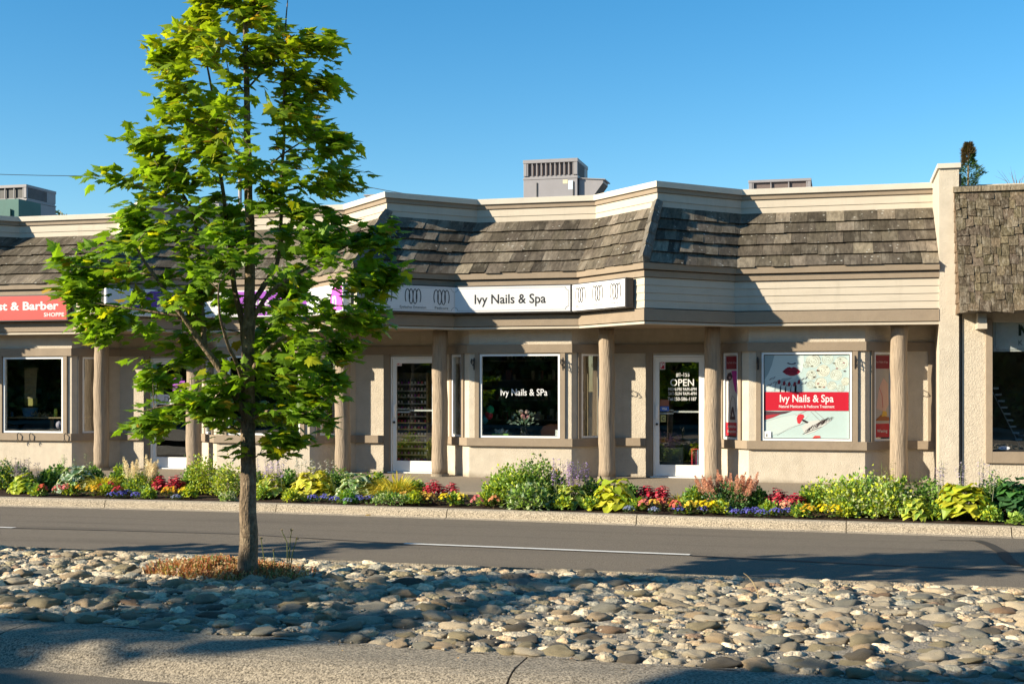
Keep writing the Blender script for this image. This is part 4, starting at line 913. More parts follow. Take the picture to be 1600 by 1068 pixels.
for (dx, dz, r, c) in ((.0, .20, .05, (.75, .38, .40)), (.07, .27, .045, (.78, .62, .62)), (-.03, .28, .04, (.8, .7, .68)), (.10, .18, .04, (.72, .40, .45)), (.04, .14, .035, (.6, .3, .35))):
    for q in range(16):
        d_ = rv(); p = Vector((x+dx, yv-.05, .87+dz))+d_*r*.7; s = d_.cross(Vector((.2, .3, .9))).normalized()*r*.5; t = d_.cross(s).normalized()*r*.5; g.add([p-s, p-t, p+s, p+t], [(0, 1, 2, 3)], tuple(ch*random.uniform(.7, 1.1) for ch in c))
g.build('roses', M['petal'], T)
x = P(783, yv); g = MB(); g.prism([(x-.15, yv-.08), (x+.15, yv-.08), (x+.13, yv+.1), (x-.13, yv+.1)], .664, .75, (.22, .45, .08))
for k in range(60): p = (x+random.uniform(-.13, .13), yv+random.uniform(-.07, .07), .75); leafq(g, p, (random.gauss(0, .5), random.gauss(0, .5), 1), rv(), random.uniform(.05, .13), .012, (.62, .60, .58))
item('gift_basket', g, M['matt'], 'green basket of silvery packets in the middle window', 'basket', (x, yv, .66))
x = P(861, .6); g = MB(); pts = [(x-.24, .66), (x-.25, .78), (x-.20, .87), (x-.08, .91), (x+.08, .91), (x+.2, .87), (x+.25, .78), (x+.24, .66)]; g.add([(a, .85, z) for a, z in pts]+[(a, .90, z) for a, z in pts], [tuple(range(8)), tuple(range(15, 7, -1))]+[(i, i+8, (i+1) % 8+8, (i+1) % 8) for i in range(8)], (.34, .13, .06)); g.tube([(x-.15, .87, .1), (x-.15, .87, .68)], .02, 8, (.1, .05, .03)); g.tube([(x+.15, .87, .1), (x+.15, .87, .68)], .02, 8, (.1, .05, .03)); g.box(x-.25, x+.25, .85, 1.3, .42, .48, (.34, .13, .06)); g.box(x-.2, x+.2, 1.0, 1.2, .003, .42, (.1, .06, .04))
item('salon_chair', g, M['matt'], 'rounded brown leather chair back in the middle window', 'chair', (x, .9, 0))
x = P(868, 0.05); g = MB(); g.box(x-.0, x+.12, .03, .04, .73, .835, (.72, .72, .70)); item('card', g, M['paint'], 'small white card in the lower right corner of the middle window', 'card', (x, .03, .73))
for u, v, c, nm in ((766, 640, (.02, .38, .18), 'green'), (764, 648, (.55, .04, .07), 'red'), (757, 655, (.03, .25, .32), 'teal')):
    x, z = P(u, .5), PZ(u, v, .5); g = MB(); g.ball((x, .5, z), (.075, .075, .085), 14, 10, c); item('balloon', g, M['paint'], '%s balloon at the left side of the middle window' % nm, 'balloon', (x, .5, z), smooth=True)
# room fittings: shelving, posters and a dryer at the back
g = MB()
for k in range(5): g.box(-6.9, -4.6, 3.2, 3.5, .5+k*.4, .53+k*.4, (.22, .20, .18))
for k in range(90): xx = random.uniform(-6.8, -4.7); zz = .53+.4*random.randrange(5); h = random.uniform(.08, .22); g.box(xx, xx+random.uniform(.03, .12), 3.22, 3.3, zz, zz+h, random.choice([(.5, .48, .42), (.3, .1, .1), (.1, .15, .2), (.4, .35, .2), (.55, .55, .55)]))
item('product_shelves', g, M['matt'], 'dim shelves of products at the back of the middle shop', 'shelves', (-5.8, 3.3, .5))
# nail polish rack behind the second door
x0, x1 = P(620, .95), P(668, .95)
T = thing('polish_rack', 'wooden rack of nail polish behind the glass of the middle door', 'rack', (x0, .95, 0))
g = MB(); g.box(x0, x1, 1.06, 1.09, .1, 1.85, (.16, .11, .06)); g.box(x0-.03, x0, .88, 1.09, .02, 1.85, (.3, .2, .09)); g.box(x1, x1+.03, .88, 1.09, .02, 1.85, (.3, .2, .09)); g.build('back', M['matt'], T)
nb = 0
for r in range(13):
    z = .18+r*.12; g = MB(); g.box(x0, x1, .90, 1.06, z, z+.022, (.72, .52, .20) if r < 7 else (.40, .34, .28)); g.build('shelf', M['matt'], T)
bm = MB(); bm.tube([(0, 0, 0), (0, 0, .045)], .017, 6, (1, 1, 1)); bm.tube([(0, 0, .045), (0, 0, .085)], .008, 6, (.02, .02, .02)); bo = bm.build('polish_bottle', M['matt'], local=True); vers = []
for c in ((.7, .10, .12), (.75, .45, .4), (.4, .06, .3), (.6, .5, .35), (.8, .7, .65), (.15, .06, .1)):
    me = bo.data.copy(); 
    for i, v in enumerate(me.color_attributes['Col'].data): 
        if v.color[0] > .5: v.color = (*c, 1)
    vers.append(me)
bpy.data.objects.remove(bo)
for r in range(13):
    k = 9
    for i in range(k):
        o = bpy.data.objects.new('polish_bottle', random.choice(vers)); COL.objects.link(o); o.location = (lerp(x0+.04, x1-.04, i/(k-1)), .94, .203+r*.12)
        tag(o, 'small nail polish bottle on the wooden rack behind the middle door', 'bottle', 'nail polish bottles on the rack')
# window with daylight look inside right door
x = P(1060, 1.0); g = MB(); g.box(P(1031, 1), P(1066, 1), 1.1, 1.3, .02, .50, (.20, .22, .19)); item('low_cabinet', g, M['matt'], 'pale low cabinet inside the right-hand door', 'cabinet', (x, 1.2, 0))
g = MB(); xa_, xb_ = P(1081, .8), P(1110, .8)
for q in range(3): g.box(xa_-.01, xa_+.01, .8+q*.15, .82+q*.15, .02, .50, (.62, .05, .07))
g.box(xa_, xb_, .8, .82, .48, .50, (.62, .05, .07)); g.box(xa_+.1, xa_+.11, .8, .82, .02, .5, (.2, .5, .65)); g.box(xa_+.02, xb_, .9, 1.1, .02, .45, (.20, .03, .10)); item('magazine_rack', g, M['matt'], 'red wire rack of magazines inside the right-hand door', 'rack', (xa_, .8, 0))
# far left shop: table, cloth, pots
yv = .7
g = MB(); g.box(-16.2, -14.7, .45, 1.1, .96, .985, (.35, .27, .15)); g.box(-15.42, -15.36, .75, .8, .0, .96, (.35, .25, .12)); item('work_table', g, M['matt'], 'narrow wooden table in the far left shop window', 'table', (-15.4, .7, 0))
x = P(49, .9); g = MB(); g.quad((x-.16, .9, 1.34), (x+.10, .9, 1.36), (x+.14, .9, 1.95), (x-.16, .9, 1.97), (.42, .36, .22)); g.box(x-.17, x+.15, .9, .92, 1.95, 1.98, (.3, .27, .2)); g.box(x-.16, x+.12, .905, .925, 1.2, 1.355, (.35, .33, .10)); item('hanging_cloth', g, M['matt'], 'tan cloth hanging in the far left shop window', 'cloth', (x, .9, 1.2))
for u, nm, c, w, h in ((10, 'tall dark blue bottle', (.03, .12, .25), .035, .24), (47, 'wide blue basin', (.03, .14, .28), .14, .18), (87, 'lime green bottle', (.40, .50, .08), .035, .17), (19, 'short blue jar', (.03, .10, .2), .03, .10)):
    x = P(u, .6); g = MB(); g.tube([(x, .6, .987), (x, .6, .987+h*.7), (x, .6, .987+h)], [w, w*1.05, w*.5 if w < .1 else w*1.2], 12, c); item('bottle' if w < .1 else 'basin', g, M['paint'], '%s on the wooden table in the far left window' % nm, 'bottle' if w < .1 else 'basin', (x, .6, .987))
g = MB(); x = P(93, .5)
g.ball((x, .5, .83), (.07, .07, .08), 10, 8, (.55, .50, .62)); g.tube([(x, .5, .0), (x, .5, .76)], .012, 6, (.2, .2, .2)); item('lamp', g, M['paint'], 'small pale violet lampshade in the corner of far left window', 'lamp', (x, .5, 0))
g = MB(); random.seed(12)
for k in range(140):
    x = P(60, .55)+random.gauss(0, .16); leafq(g, (x, .55+random.uniform(-.05, .05), .99+abs(random.gauss(0, .03))), rv()+Vector((0, 0, .5)), rv(), .07, .012, random.choice([(.45, .42, .33), (.35, .33, .25), (.2, .22, .12)]))
item('dried_flowers', g, M['plant'], 'heap of dried flowers on the wooden table in far left window', 'dried flowers', (P(60, .55), .55, .99))
# curtains and blinds behind narrow side windows
def curtain(x, y, w, c, label, ang):
    g = MB(); n_ = 10; vs = []
    for i in range(n_+1):
        s = w*i/n_; o = .02*math.sin(i*2.1); vs += [(x+math.cos(ang)*s-math.sin(ang)*o, y+math.sin(ang)*s+math.cos(ang)*o, .64), (x+math.cos(ang)*s-math.sin(ang)*o, y+math.sin(ang)*s+math.cos(ang)*o, 2.2)]
    g.add(vs, [(2*i, 2*i+2, 2*i+3, 2*i+1) for i in range(n_)], c); item('curtain', g, M['matt'], label, 'curtain', (x, y, .64))
curtain(-4.40, .40, .30, (.40, .31, .20), 'tan curtain behind narrow pane beside the third column', math.pi/4)
curtain(-14.20, .45, .30, (.34, .25, .15), 'brown curtain behind the narrow pane at the far left shop', math.pi/4)
curtain(-6.62, .32, .22, (.34, .42, .38), 'pale green blind in the narrow pane left of the middle window', -math.pi/2+.3)

# ------------------------------------------------------------------ maple trees
ML = [(.0, .0), (.10, -.03), (.30, -.14), (.30, -.02), (.47, .02), (.36, .12), (.60, .38), (.42, .37), (.40, .50), (.24, .42), (.26, .66), (.15, .66), (.0, 1.0)]
def maple_leaf(g, p, dr_, nrm, L, col):
    d = dr_.normalized(); s = d.cross(nrm).normalized(); n = s.cross(d)
    c = p+d*.32*L; vs = [c+n*(.03*L)]
    pts = [(x, y) for x, y in ML]+[(-x, y) for x, y in ML[-2:0:-1]]
    dr2 = random.uniform(-.05, .22)
    for x, y in pts: vs.append(p+s*x*L*.95+d*y*L-n*(abs(x)*.28*L+max(0, y-.3)*dr2*L))
    k = len(pts); g.add(vs, [(0, 1+i, 1+(i+1) % k) for i in range(k)], col)
def build_maple(label, base, prof, limbs, nt_, seed, leaf=.115, per=15, dep=.85, top=None, thr=-.12, cols=None, gname=None, name='maple_tree', simple=False, far=False):
    random.seed(seed); B = Vector(base); T = thing(name, label, 'tree', base, gname)
    tk = MB(); nodes_ = []
    for (pts, r0, r1, main) in limbs:
        P_ = [Vector(p) for p in pts]; fine = []
        for i in range(len(P_)-1):
            p0, p1, p2, p3 = P_[max(i-1, 0)], P_[i], P_[i+1], P_[min(i+2, len(P_)-1)]
            for q in range(5):
                t = q/5; fine.append(.5*((2*p1)+(p2-p0)*t+(2*p0-5*p1+4*p2-p3)*t*t+(3*p1-p0-3*p2+p3)*t**3))
        fine.append(P_[-1]); n = len(fine)
        fine = [p+Vector((noise.noise(p*4+Vector((seed, 0, 0))), noise.noise(p*4+Vector((0, seed, 9))), 0))*(.012 if main else .03) for p in fine]
        rr = [lerp(r0, r1, (i/(n-1))**.85) for i in range(n)]
        if main: rr[0] *= 1.5; rr[1] *= 1.25; rr[2] *= 1.08
        if main: tk.tube([B+p for p in fine], rr, 14 if not simple else 8, jit=.05)
        nodes_ += [(p, r) for p, r in zip(fine, rr) if p.z > .75]
        if not main: limbs_mb.append((fine, rr))
    return T, tk, nodes_, B
limbs_mb = []
def crown(T, tk, nodes_, B, prof, nt_, seed, leaf, per, dep, thr, cols, zr, colfun=None, clumps=None):
    br = MB(); lf = MB(); rnd = random.Random(seed); cnt = 0; tries = 0; ends = []
    for fine, rr in limbs_mb: br.tube([B+p for p in fine], rr, 7, jit=.08)
    limbs_mb.clear()
    def LR(z): return interp([(a, b) for a, b, c in prof], z), interp([(a, c) for a, b, c in prof], z)
    while cnt < nt_ and tries < nt_*60:
        tries += 1
        if clumps and cnt < len(clumps)*8.2:
            cu, cv, cr, cdp = clumps[int(cnt/8.2)]; q = L3(cu, cv, cdp); rr_ = cr*S_; p = Vector((q[0]+rnd.gauss(0, .52)*rr_, q[1]+rnd.gauss(0, .62)*rr_, q[2]+rnd.gauss(0, .40)*rr_))
            if any((p-q2).length < .065 for q2 in ends[-30:]): continue
            force = True
        else:
            force = False
        z = rnd.uniform(*zr); l, r = LR(z); a = rnd.uniform(0, 6.2832); rad = math.sqrt(rnd.random())
        if not force and rnd.random() > ((l+r)/3.0)+.12: continue
        sx = (r if math.cos(a) > 0 else l); x = math.cos(a)*rad*sx; y = math.sin(a)*rad*(l+r)/2*dep
        if not force and rad < .35 and rnd.random() < .6: continue
        if not force and noise.noise(Vector((x*2.1+seed, y*2.1, z*2.6)))*.8+noise.noise(Vector((x*5, y*5+seed, z*5.5)))*.5 < thr: continue
        if not force:
            p = Vector((x, y, z))
            if any((p-q).length < .13 for q in ends[-400:]): continue
        best = None; bd = 9
        for (q, rr) in nodes_:
            dd = (p-q).length+max(0, (q.z-p.z)+.05)*1.2
            if dd < bd: bd = dd; best = q; br_r = rr
        if bd > 1.15 and not force: continue
        ends.append(p); cnt += 1
        mid = best.lerp(p, .5)+Vector((0, 0, .05*bd))+Vector((rnd.gauss(0, .03), rnd.gauss(0, .03), 0)); pts = [best, mid, p]
        w = min(br_r*.7, .005+.008*bd); br.tube([B+q for q in pts], [w, w*.6, .0022], 5, cap=False)
        if bd > .25: nodes_.append((mid, w*.6)); 
        out = (p-best).normalized(); horiz = Vector((p.x, p.y, 0)); horiz = horiz.normalized() if horiz.length > .01 else Vector((1, 0, 0))
        for k in range(rnd.randint(int(per*.6), int(per*1.35))):
            t = rnd.random()**.6; q = best.lerp(p, .35+.65*t) if bd > .3 else best.lerp(p, t)
            q = q+Vector((rnd.gauss(0, .055), rnd.gauss(0, .055), rnd.gauss(0, .035)))
            dd = (horiz*.7+Vector((rnd.gauss(0, .75), rnd.gauss(0, .75), rnd.gauss(-.10, .30)))).normalized()
            nn = (Vector((0, 0, 1))+horiz*.38+Vector((rnd.gauss(0, .33), rnd.gauss(0, .33), 0))).normalized()
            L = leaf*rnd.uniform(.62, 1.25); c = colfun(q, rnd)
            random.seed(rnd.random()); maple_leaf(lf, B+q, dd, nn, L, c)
    tk.build('trunk', M['bark'], T, smooth=True); br.build('branches', M['bark'], T, smooth=True); lf.build('crown', M['leaf'], T)
    return len(lf.f)
TZ = 10.57; tx0, ty0, _ = G(388, 905, .04); TB_ = (tx0, ty0, .03); S_ = TZ/2000
def L3(u, v, dpt=0): # photo-plane offsets turned into real offsets from the trunk foot
    a = (u-388)*S_; return (a*CT-dpt*ST, a*ST+dpt*CT, 1.57+(603-v)*S_)
prof = [(.95, .0, .2), (1.05, .12, .36), (1.2, .72, .50), (1.32, .80, .62), (1.5, .80, .66), (1.7, .84, .70), (1.85, .95, .85), (2.0, 1.20, .92), (2.2, 1.38, .98), (2.4, 1.42, 1.12), (2.6, 1.42, 1.18), (2.78, 1.18, 1.17), (2.9, 1.12, 1.08), (3.05, 1.03, .72), (3.2, 1.0, .84), (3.4, 1.02, .88), (3.7, .74, .80), (3.95, .72, .76), (4.2, .68, .64), (4.42, .72, .64), (4.6, .66, .42), (4.8, .42, .20), (5.2, .28, .15), (5.6, .04, .04)]
limbs = [
 ([(0, 0, -.05)]+[L3(u, v, 0) for u, v in ((388, 800), (388, 700), (387, 600), (389, 500), (391, 420), (389, 330), (387, 230), (385, 110), (383, 10), (381, -90))], .079, .010, True),
 ([L3(385, 652), L3(362, 600, -.08), L3(330, 548, -.16), L3(300, 500, -.25), L3(262, 440, -.32), L3(235, 395, -.36)], .042, .008, False),
 ([L3(330, 548, -.16), L3(322, 470, -.1), L3(312, 400, -.05), L3(300, 330, 0), L3(270, 280, .05)], .024, .006, False),
 ([L3(386, 560, 0), L3(366, 470, .12), L3(350, 390, .2), L3(338, 290, .25), L3(325, 180, .22), L3(312, 90, .2), L3(308, 30, .18)], .030, .004, False),
 ([L3(390, 480), L3(410, 445, .1), L3(430, 400, .18), L3(433, 300, .2), L3(438, 150, .18), L3(441, 60, .15), L3(442, 5, .15)], .026, .004, False),
 ([L3(391, 585), L3(430, 545, -.15), L3(490, 512, -.28), L3(555, 500, -.35)], .024, .005, False),
 ([L3(392, 500), L3(430, 450, .0), L3(490, 415, .05), L3(540, 385, .1), L3(590, 365, .1)], .022, .005, False),
 ([L3(386, 660), L3(350, 640, -.2), L3(300, 630, -.35), L3(250, 640, -.4)], .018, .004, False),
 ([L3(390, 655), L3(425, 640, -.2), L3(465, 645, -.32), L3(500, 640, -.4)], .018, .004, False),
 ([L3(388, 620), L3(390, 560, .35), L3(400, 500, .7), L3(410, 450, .9)], .022, .005, False),
 ([L3(388, 610), L3(380, 560, -.35), L3(375, 510, -.65), L3(380, 460, -.85)], .022, .005, False),
 ([L3(389, 380), L3(360, 340, .3), L3(350, 300, .5)], .014, .004, False), ([L3(389, 360), L3(400, 310, -.3), L3(410, 260, -.5)], .014, .004, False),
 ([L3(388, 300), L3(440, 250, 0), L3(490, 215, .05)], .012, .004, False), ([L3(387, 260), L3(330, 215, -.1), L3(270, 190, -.1)], .012, .004, False),
 ([L3(386, 150), L3(430, 110, -.1), L3(480, 85, -.1)], .010, .003, False), ([L3(386, 160), L3(340, 110, -.1), L3(285, 75, -.1)], .010, .003, False),
 ([L3(300, 500, -.25), L3(240, 490, -.3), L3(170, 480, -.3)], .014, .004, False), ([L3(262, 440, -.32), L3(200, 430, -.3), L3(140, 425, -.3)], .012, .004, False),
 ([L3(389, 420), L3(350, 370, -.2), L3(290, 330, -.3), L3(220, 300, -.3)], .014, .004, False)]
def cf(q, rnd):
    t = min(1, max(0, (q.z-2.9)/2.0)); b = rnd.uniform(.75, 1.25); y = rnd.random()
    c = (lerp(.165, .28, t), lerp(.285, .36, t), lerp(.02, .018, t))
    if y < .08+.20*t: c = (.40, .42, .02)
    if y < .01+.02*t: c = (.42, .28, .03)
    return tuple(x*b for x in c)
T, tk, nd, B_ = build_maple('young maple with yellow green leaves standing in the cobbled median', TB_, prof, limbs, 0, 7)
CL = [(285,60,38),(320,100,42),(430,75,42),(495,88,34),(262,95,26),(300,150,45),(455,150,46),(505,128,28),(280,195,42),(480,200,50),(522,230,32),(238,240,38),(330,225,40),(215,278,38),(290,290,42),(420,270,55),(530,282,38),(212,330,36),(350,330,46),(470,325,36),(190,368,34),(260,380,46),(400,375,46),(540,372,46),(596,378,28),(490,395,44),(155,412,40),(230,430,50),(122,432,24),(562,425,42),(604,425,18),(330,430,42),(148,482,36),(220,490,46),(300,475,40),(440,440,32),(480,498,38),(548,498,36),(188,530,36),(262,545,40),(525,530,26),(420,560,42),(478,570,40),(258,598,30),(430,620,48),(490,645,36),(268,650,34),(330,630,36),(450,680,28),(392,640,36),(402,20,14),(338,12,16),(395,95,26),(370,180,32),(400,520,40),(360,600,36),(235,660,20),(140,455,30),(575,510,24),(500,610,32)]
rc = random.Random(15); CL2 = []
for (a, b, c) in CL:
    zz = 1.57+(603-b)*S_; l_, r_ = interp([(p[0], p[1]) for p in prof], zz), interp([(p[0], p[2]) for p in prof], zz); xx = (a-388)*S_; mx_ = math.sqrt(max(.02, 1-(xx/(r_ if xx > 0 else l_ or .1))**2))*(l_+r_)/2*.58
    CL2.append((a, b, c, rc.uniform(-1, 1)*mx_))
rc.shuffle(CL2)
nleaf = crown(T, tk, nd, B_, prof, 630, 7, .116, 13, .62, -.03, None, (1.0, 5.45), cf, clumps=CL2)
print('leaf faces', nleaf)
# ring of dead lower trunk bark and guard left as is; small sapling further along the median
def simple_maple(label, base, H, Wd, nt_, seed, z0, leaf, per, group=None):
    pr = [(z0, Wd*.3, Wd*.3), (lerp(z0, H, .25), Wd, Wd*.9), (lerp(z0, H, .6), Wd*.85, Wd), (H, .1, .1)]
    lb = [([(0, 0, -.1), (0, 0, z0*.6), (.05, 0, z0), (0, .05, lerp(z0, H, .5)), (0, 0, H)], .03*H**.7, .01, True)]
    rg = random.Random(seed)
    for k in range(9):
        a = k*2.4; z = lerp(z0*.85, H*.8, k/9); r = Wd*rg.uniform(.6, .9)
        lb.append(([(0, 0, z), (math.cos(a)*r*.5, math.sin(a)*r*.5, z+.3*r), (math.cos(a)*r, math.sin(a)*r, z+.45*r)], .012*H**.6, .006, False))
    T, tk, nd, B_ = build_maple(label, base, pr, lb, 0, seed, gname=group, simple=True)
    crown(T, tk, nd, B_, pr, nt_, seed, leaf, per, .95, -.18, None, (z0, H), cf); return T
simple_maple('small leafy sapling in the median beyond the left edge', (-10.2, -12.3, .02), 2.55, .95, 70, 11, .9, .15, 12)
simple_maple('tall street maple by the near road to the left', (-15.2, -21.2, -.15), 7.4, 1.5, 190, 12, 2.7, .26, 11)
simple_maple('broad street maple close to the camera on the left', (-8.7, -21.6, -.15), 6.2, 1.2, 150, 13, 2.6, .24, 11)

# ------------------------------------------------------------------ distant trees
M['far'] = leafmat('dark foliage', trans=.2)
def bushy(label, cat, base, rx, rz, n, seed, leaf, cols, name='tree', trunk=1.5, loc=None):
    random.seed(seed); T = thing(name, label, cat, base); x, y, z = base
    g = MB(); g.tube([(x, y, z-.1), (x+.1, y, z+trunk), (x, y, z+trunk+rz)], [.05*rx+.05, .04*rx+.03, .02], 8); g.build('trunk', M['bark'], T)
    l = MB(); C_ = Vector((x, y, z+trunk+rz*.9)); k = 0
    while k < n:
        d = rv(); r = random.random()**.4; q = Vector((d.x*rx*r, d.y*rx*r, d.z*rz*r))
        if noise.noise(q*(2.2/rx)+Vector((seed, 0, 0))) < -.12: continue
        p = C_+q; a, b = rv()*leaf, rv()*leaf; l.add([p-a*.5, p+b*.5, p+a*.5, p-b*.5], [(0, 1, 2, 3)], tuple(c*random.uniform(.6, 1.3) for c in random.choice(cols))); k += 1
    l.build('crown', M['far'], T); return T
GR = [(.06, .10, .02), (.09, .14, .025), (.04, .07, .02), (.14, .17, .03)]
Yt = 22; x = P(1513, Yt); zt = PZ(1513, 224, Yt); zb = PZ(1513, 285, Yt); rr = (P(1533, Yt)-P(1493, Yt))/2
random.seed(41); T = thing('conifer', 'small conifer with brown tip rising behind the cedar shake roof', 'tree', (x, Yt, 0)); g = MB(); g.tube([(x, Yt, -.1), (x, Yt, zt)], [.14, .02], 8); g.build('trunk', M['bark'], T)
l = MB(); hh = zt-3.5
for k in range(9000):
    t = random.random()**1.7; z = zt-t*hh; ringr = rr*1.35*min(1, (.12+5.5*t))*(.75+.25*math.sin(z*9)); a = random.uniform(0, 6.28); r = ringr*random.random()**.4*random.uniform(.8, 1.12)
    p = Vector((x+math.cos(a)*r, Yt+math.sin(a)*r, z)); u_ = (Vector((math.cos(a), math.sin(a), random.uniform(-.2, .8))))*random.uniform(.06, .13); w = rv()*.02
    top = z > lerp(zb, zt, .58+.2*math.cos(a)); c = random.choice([(.11, .065, .03), (.13, .085, .035), (.07, .07, .025)]) if top else random.choice([(.04, .085, .02), (.06, .12, .02), (.025, .05, .02)])
    l.add([p-w, p+u_, p+w], [(0, 1, 2)], c)
l.build('crown', M['far'], T)
for (u, v, Yt, lb, seed) in ((90, 330, 24, 'rounded treetop just showing above the far left parapet', 51),):
    x = P(u, Yt); z = PZ(u, v-3, Yt); bushy(lb, 'tree', (x, Yt, 0), .72, 1.6, 2600, seed, .16, [(.09, .13, .02), (.12, .15, .02), (.05, .08, .02)], trunk=z-3.1)
x = P(1590, 20); g = MB(); random.seed(2)
zz = PZ(1590, 262, 20)
g.tube([(x, 20, 0), (x, 20, zz-.7)], [.06, .02], 6)
for k in range(16): a = random.uniform(-1, 1); g.tube([(x, 20, zz-.9), (x+a*.35, 20+random.uniform(-.2, .2), zz-.4), (x+a*.7, 20, zz+random.uniform(-.35, .05))], [.009, .006, .002], 4)
tag(g.build('bare_shrub', M['bark'], origin=(x, 20, 0)), 'bare twig tips showing above the shake roof at the right edge', 'shrub')
# street trees, a wall and shops on the camera's side of the street (mirrored in the glass)
random.seed(77)
proto = bushy('leafy street tree on the opposite side of the street', 'tree', (-24, -36, -.2), 3.4, 3.4, 5200, 61, .55, GR, trunk=1.6)
proto['group'] = 'street trees opposite the shops'
for i in range(20):
    x = -62+i*4.9+random.uniform(-.8, .8); o = copy_tree(proto); o.location = (x, -36+random.uniform(-1.5, 1.5), -.2); o.rotation_euler = (0, 0, random.uniform(0, 6)); k = random.uniform(.8, 1.15); o.scale = (k, k, k)
    o['label'] = 'leafy street tree on the opposite side of the street'
proto2 = bushy('clipped hedge shrub along the opposite pavement', 'hedge', (-22, -31.5, -.2), 1.6, .9, 2200, 62, .28, GR, name='hedge_shrub', trunk=.05); proto2['group'] = 'hedge opposite the shops'
for i in range(24):
    o = copy_tree(proto2); o.location = (-50+i*3.0, -31.5, -.2); o.rotation_euler = (0, 0, i*1.3)
g = MB(); g.box(-90, 60, -44, -43.5, -.4, 4.5, (.10, .085, .065)); tag(g.build('boundary_wall', M['matt'], origin=(0, -44, 0)), 'brown building wall far behind the opposite street trees', 'wall')

# ------------------------------------------------------------------ the flower bed
def blade(g, p, az, L, w, rise, droop, col, col2=None, n=4, edge=None, twist=0, cup=.25):
    """an arching leaf: n segments, tapered, edge colour on the rims"""
    p = Vector(p); h = Vector((math.cos(az), math.sin(az), 0)); s = Vector((-h.y, h.x, 0)); pts = []
    for i in range(n+1):
        t = i/n; pts.append(p+h*(L*(t*math.cos(rise)*(1-.15*droop*t)))+Vector((0, 0, L*(t*math.sin(rise)-droop*t*t))))
    W_ = [w*q for q in ([.22, .92, 1, .78, .06] if n == 4 else [.6, 1, .85, .5, .03][:n+1] if n < 5 else [1]*(n+1))]
    up = Vector((0, 0, 1)); wv = random.uniform(-.5, .5)*w; pts = [q+s*wv*math.sin(i*1.1)+up*w*.25*math.sin(i*2.3+wv*90) for i, q in enumerate(pts)]
    if edge is None:
        vs = []
        for q, ww in zip(pts, W_): vs += [q-s*ww+up*cup*ww, q, q+s*ww+up*cup*ww]
        fs = []
        for i in range(n): a = 3*i; b = a+3; fs += [(a, a+1, b+1, b), (a+1, a+2, b+2, b+1)]
        g.add(vs, fs, col)
    else:
        vs = []
        for q, ww in zip(pts, W_): vs += [q-s*ww+up*cup*ww, q-s*ww*.62+up*cup*ww*.4, q, q+s*ww*.62+up*cup*ww*.4, q+s*ww+up*cup*ww]
        b0 = len(g.v); g.v.extend([tuple(v) for v in vs])
        for i in range(n):
            a = 5*i; b = a+5
            for j in range(4):
                g.f.append((b0+a+j, b0+a+j+1, b0+b+j+1, b0+b+j)); g.c.append(edge if j in (0, 3) else col); g.m.append(0)
def jit(c, rnd, k=.25): f = rnd.uniform(1-k, 1+k); return tuple(x*f for x in c)
YG = (.34, .38, .03); YEL = (.55, .50, .04); GRN = (.07, .15, .03); LG = (.17, .27, .05); DG_ = (.035, .09, .03); WHT = (.55, .60, .45); CRM = (.62, .60, .38)
def big(c, k=1.3): return tuple(min(.8, x*k) for x in c)
YG, YEL, GRN, LG, DG_, WHT, CRM = map(big, (YG, YEL, GRN, LG, DG_, WHT, CRM))
def rng_loc(u, row):
    """row 0 front edge .. 1 back"""
    X = None; t = .02+row*1.85
    X = P(u, -4.5)
    for _ in range(6): X = P(u, kY(X)+t)
    return X, kY(X)+t, soil_z(X, t/2.3)
def hosta(u, row, Rr, H, label, cols, edge=None, n=60, seed=0, spikes=0, spc=(.42, .32, .55), sph=.3, ls=.16):
    Rr *= 1.08; H *= 1.15; n = int(n*1.15)
    rnd = random.Random(seed+u); x, y, z = rng_loc(u, row); T = thing('hosta', label, 'plant', (x, y, z)); g = MB()
    for k in range(n):
        t = math.sqrt((k+.5)/n); az = k*2.39996+rnd.uniform(-.3, .3); r0 = Rr*t*.62; hz = H*(1-.85*t**1.6)*rnd.uniform(.8, 1.1); L = ls*rnd.uniform(.75, 1.25); 
        blade(g, (math.cos(az)*r0, math.sin(az)*r0*.85, hz), az+rnd.uniform(-.35, .35), L, L*.42, rnd.uniform(.1, .5)*(1-t*.5), rnd.uniform(.35, .85)*(.5+t*.6), jit(rnd.choice(cols), rnd), edge=edge)
        if k % 4 == 0: g.tube([(0, 0, 0), (math.cos(az)*r0*.6, math.sin(az)*r0*.6, hz*.7), (math.cos(az)*r0, math.sin(az)*r0, hz)], .004, 4, (.15, .2, .05), cap=False)
    g.build('foliage', M['plant'], T, local=True)
    if spikes:
        g = MB()
        for k in range(spikes):
            ax, ay = rnd.uniform(-Rr*.7, Rr*.7), rnd.uniform(-Rr*.4, Rr*.4); hh = H+sph*rnd.uniform(.6, 1.05); lx = rnd.gauss(0, .03)
            g.tube([(ax, ay, H*.5), (ax+lx*.5, ay, hh*.7), (ax+lx, ay, hh)], [.004, .003, .002], 4, (.25, .27, .15), cap=False)
            for q in range(30):
                zz = lerp(H*.95, hh, rnd.random()); a = rnd.uniform(0, 6.28); p = Vector((ax+lx*(zz/hh)+math.cos(a)*.014, ay+math.sin(a)*.014, zz)); dd = Vector((math.cos(a), math.sin(a), -.4)); s_ = rnd.uniform(.020, .036)
                w = dd.cross(Vector((0, 0, 1))).normalized()*s_*.35; g.add([p, p+dd*s_-w, p+dd*s_*1.2, p+dd*s_+w], [(0, 1, 2, 3)], jit(spc, rnd))
        g.build('flower_spikes', M['petal'], T, local=True)
    return T
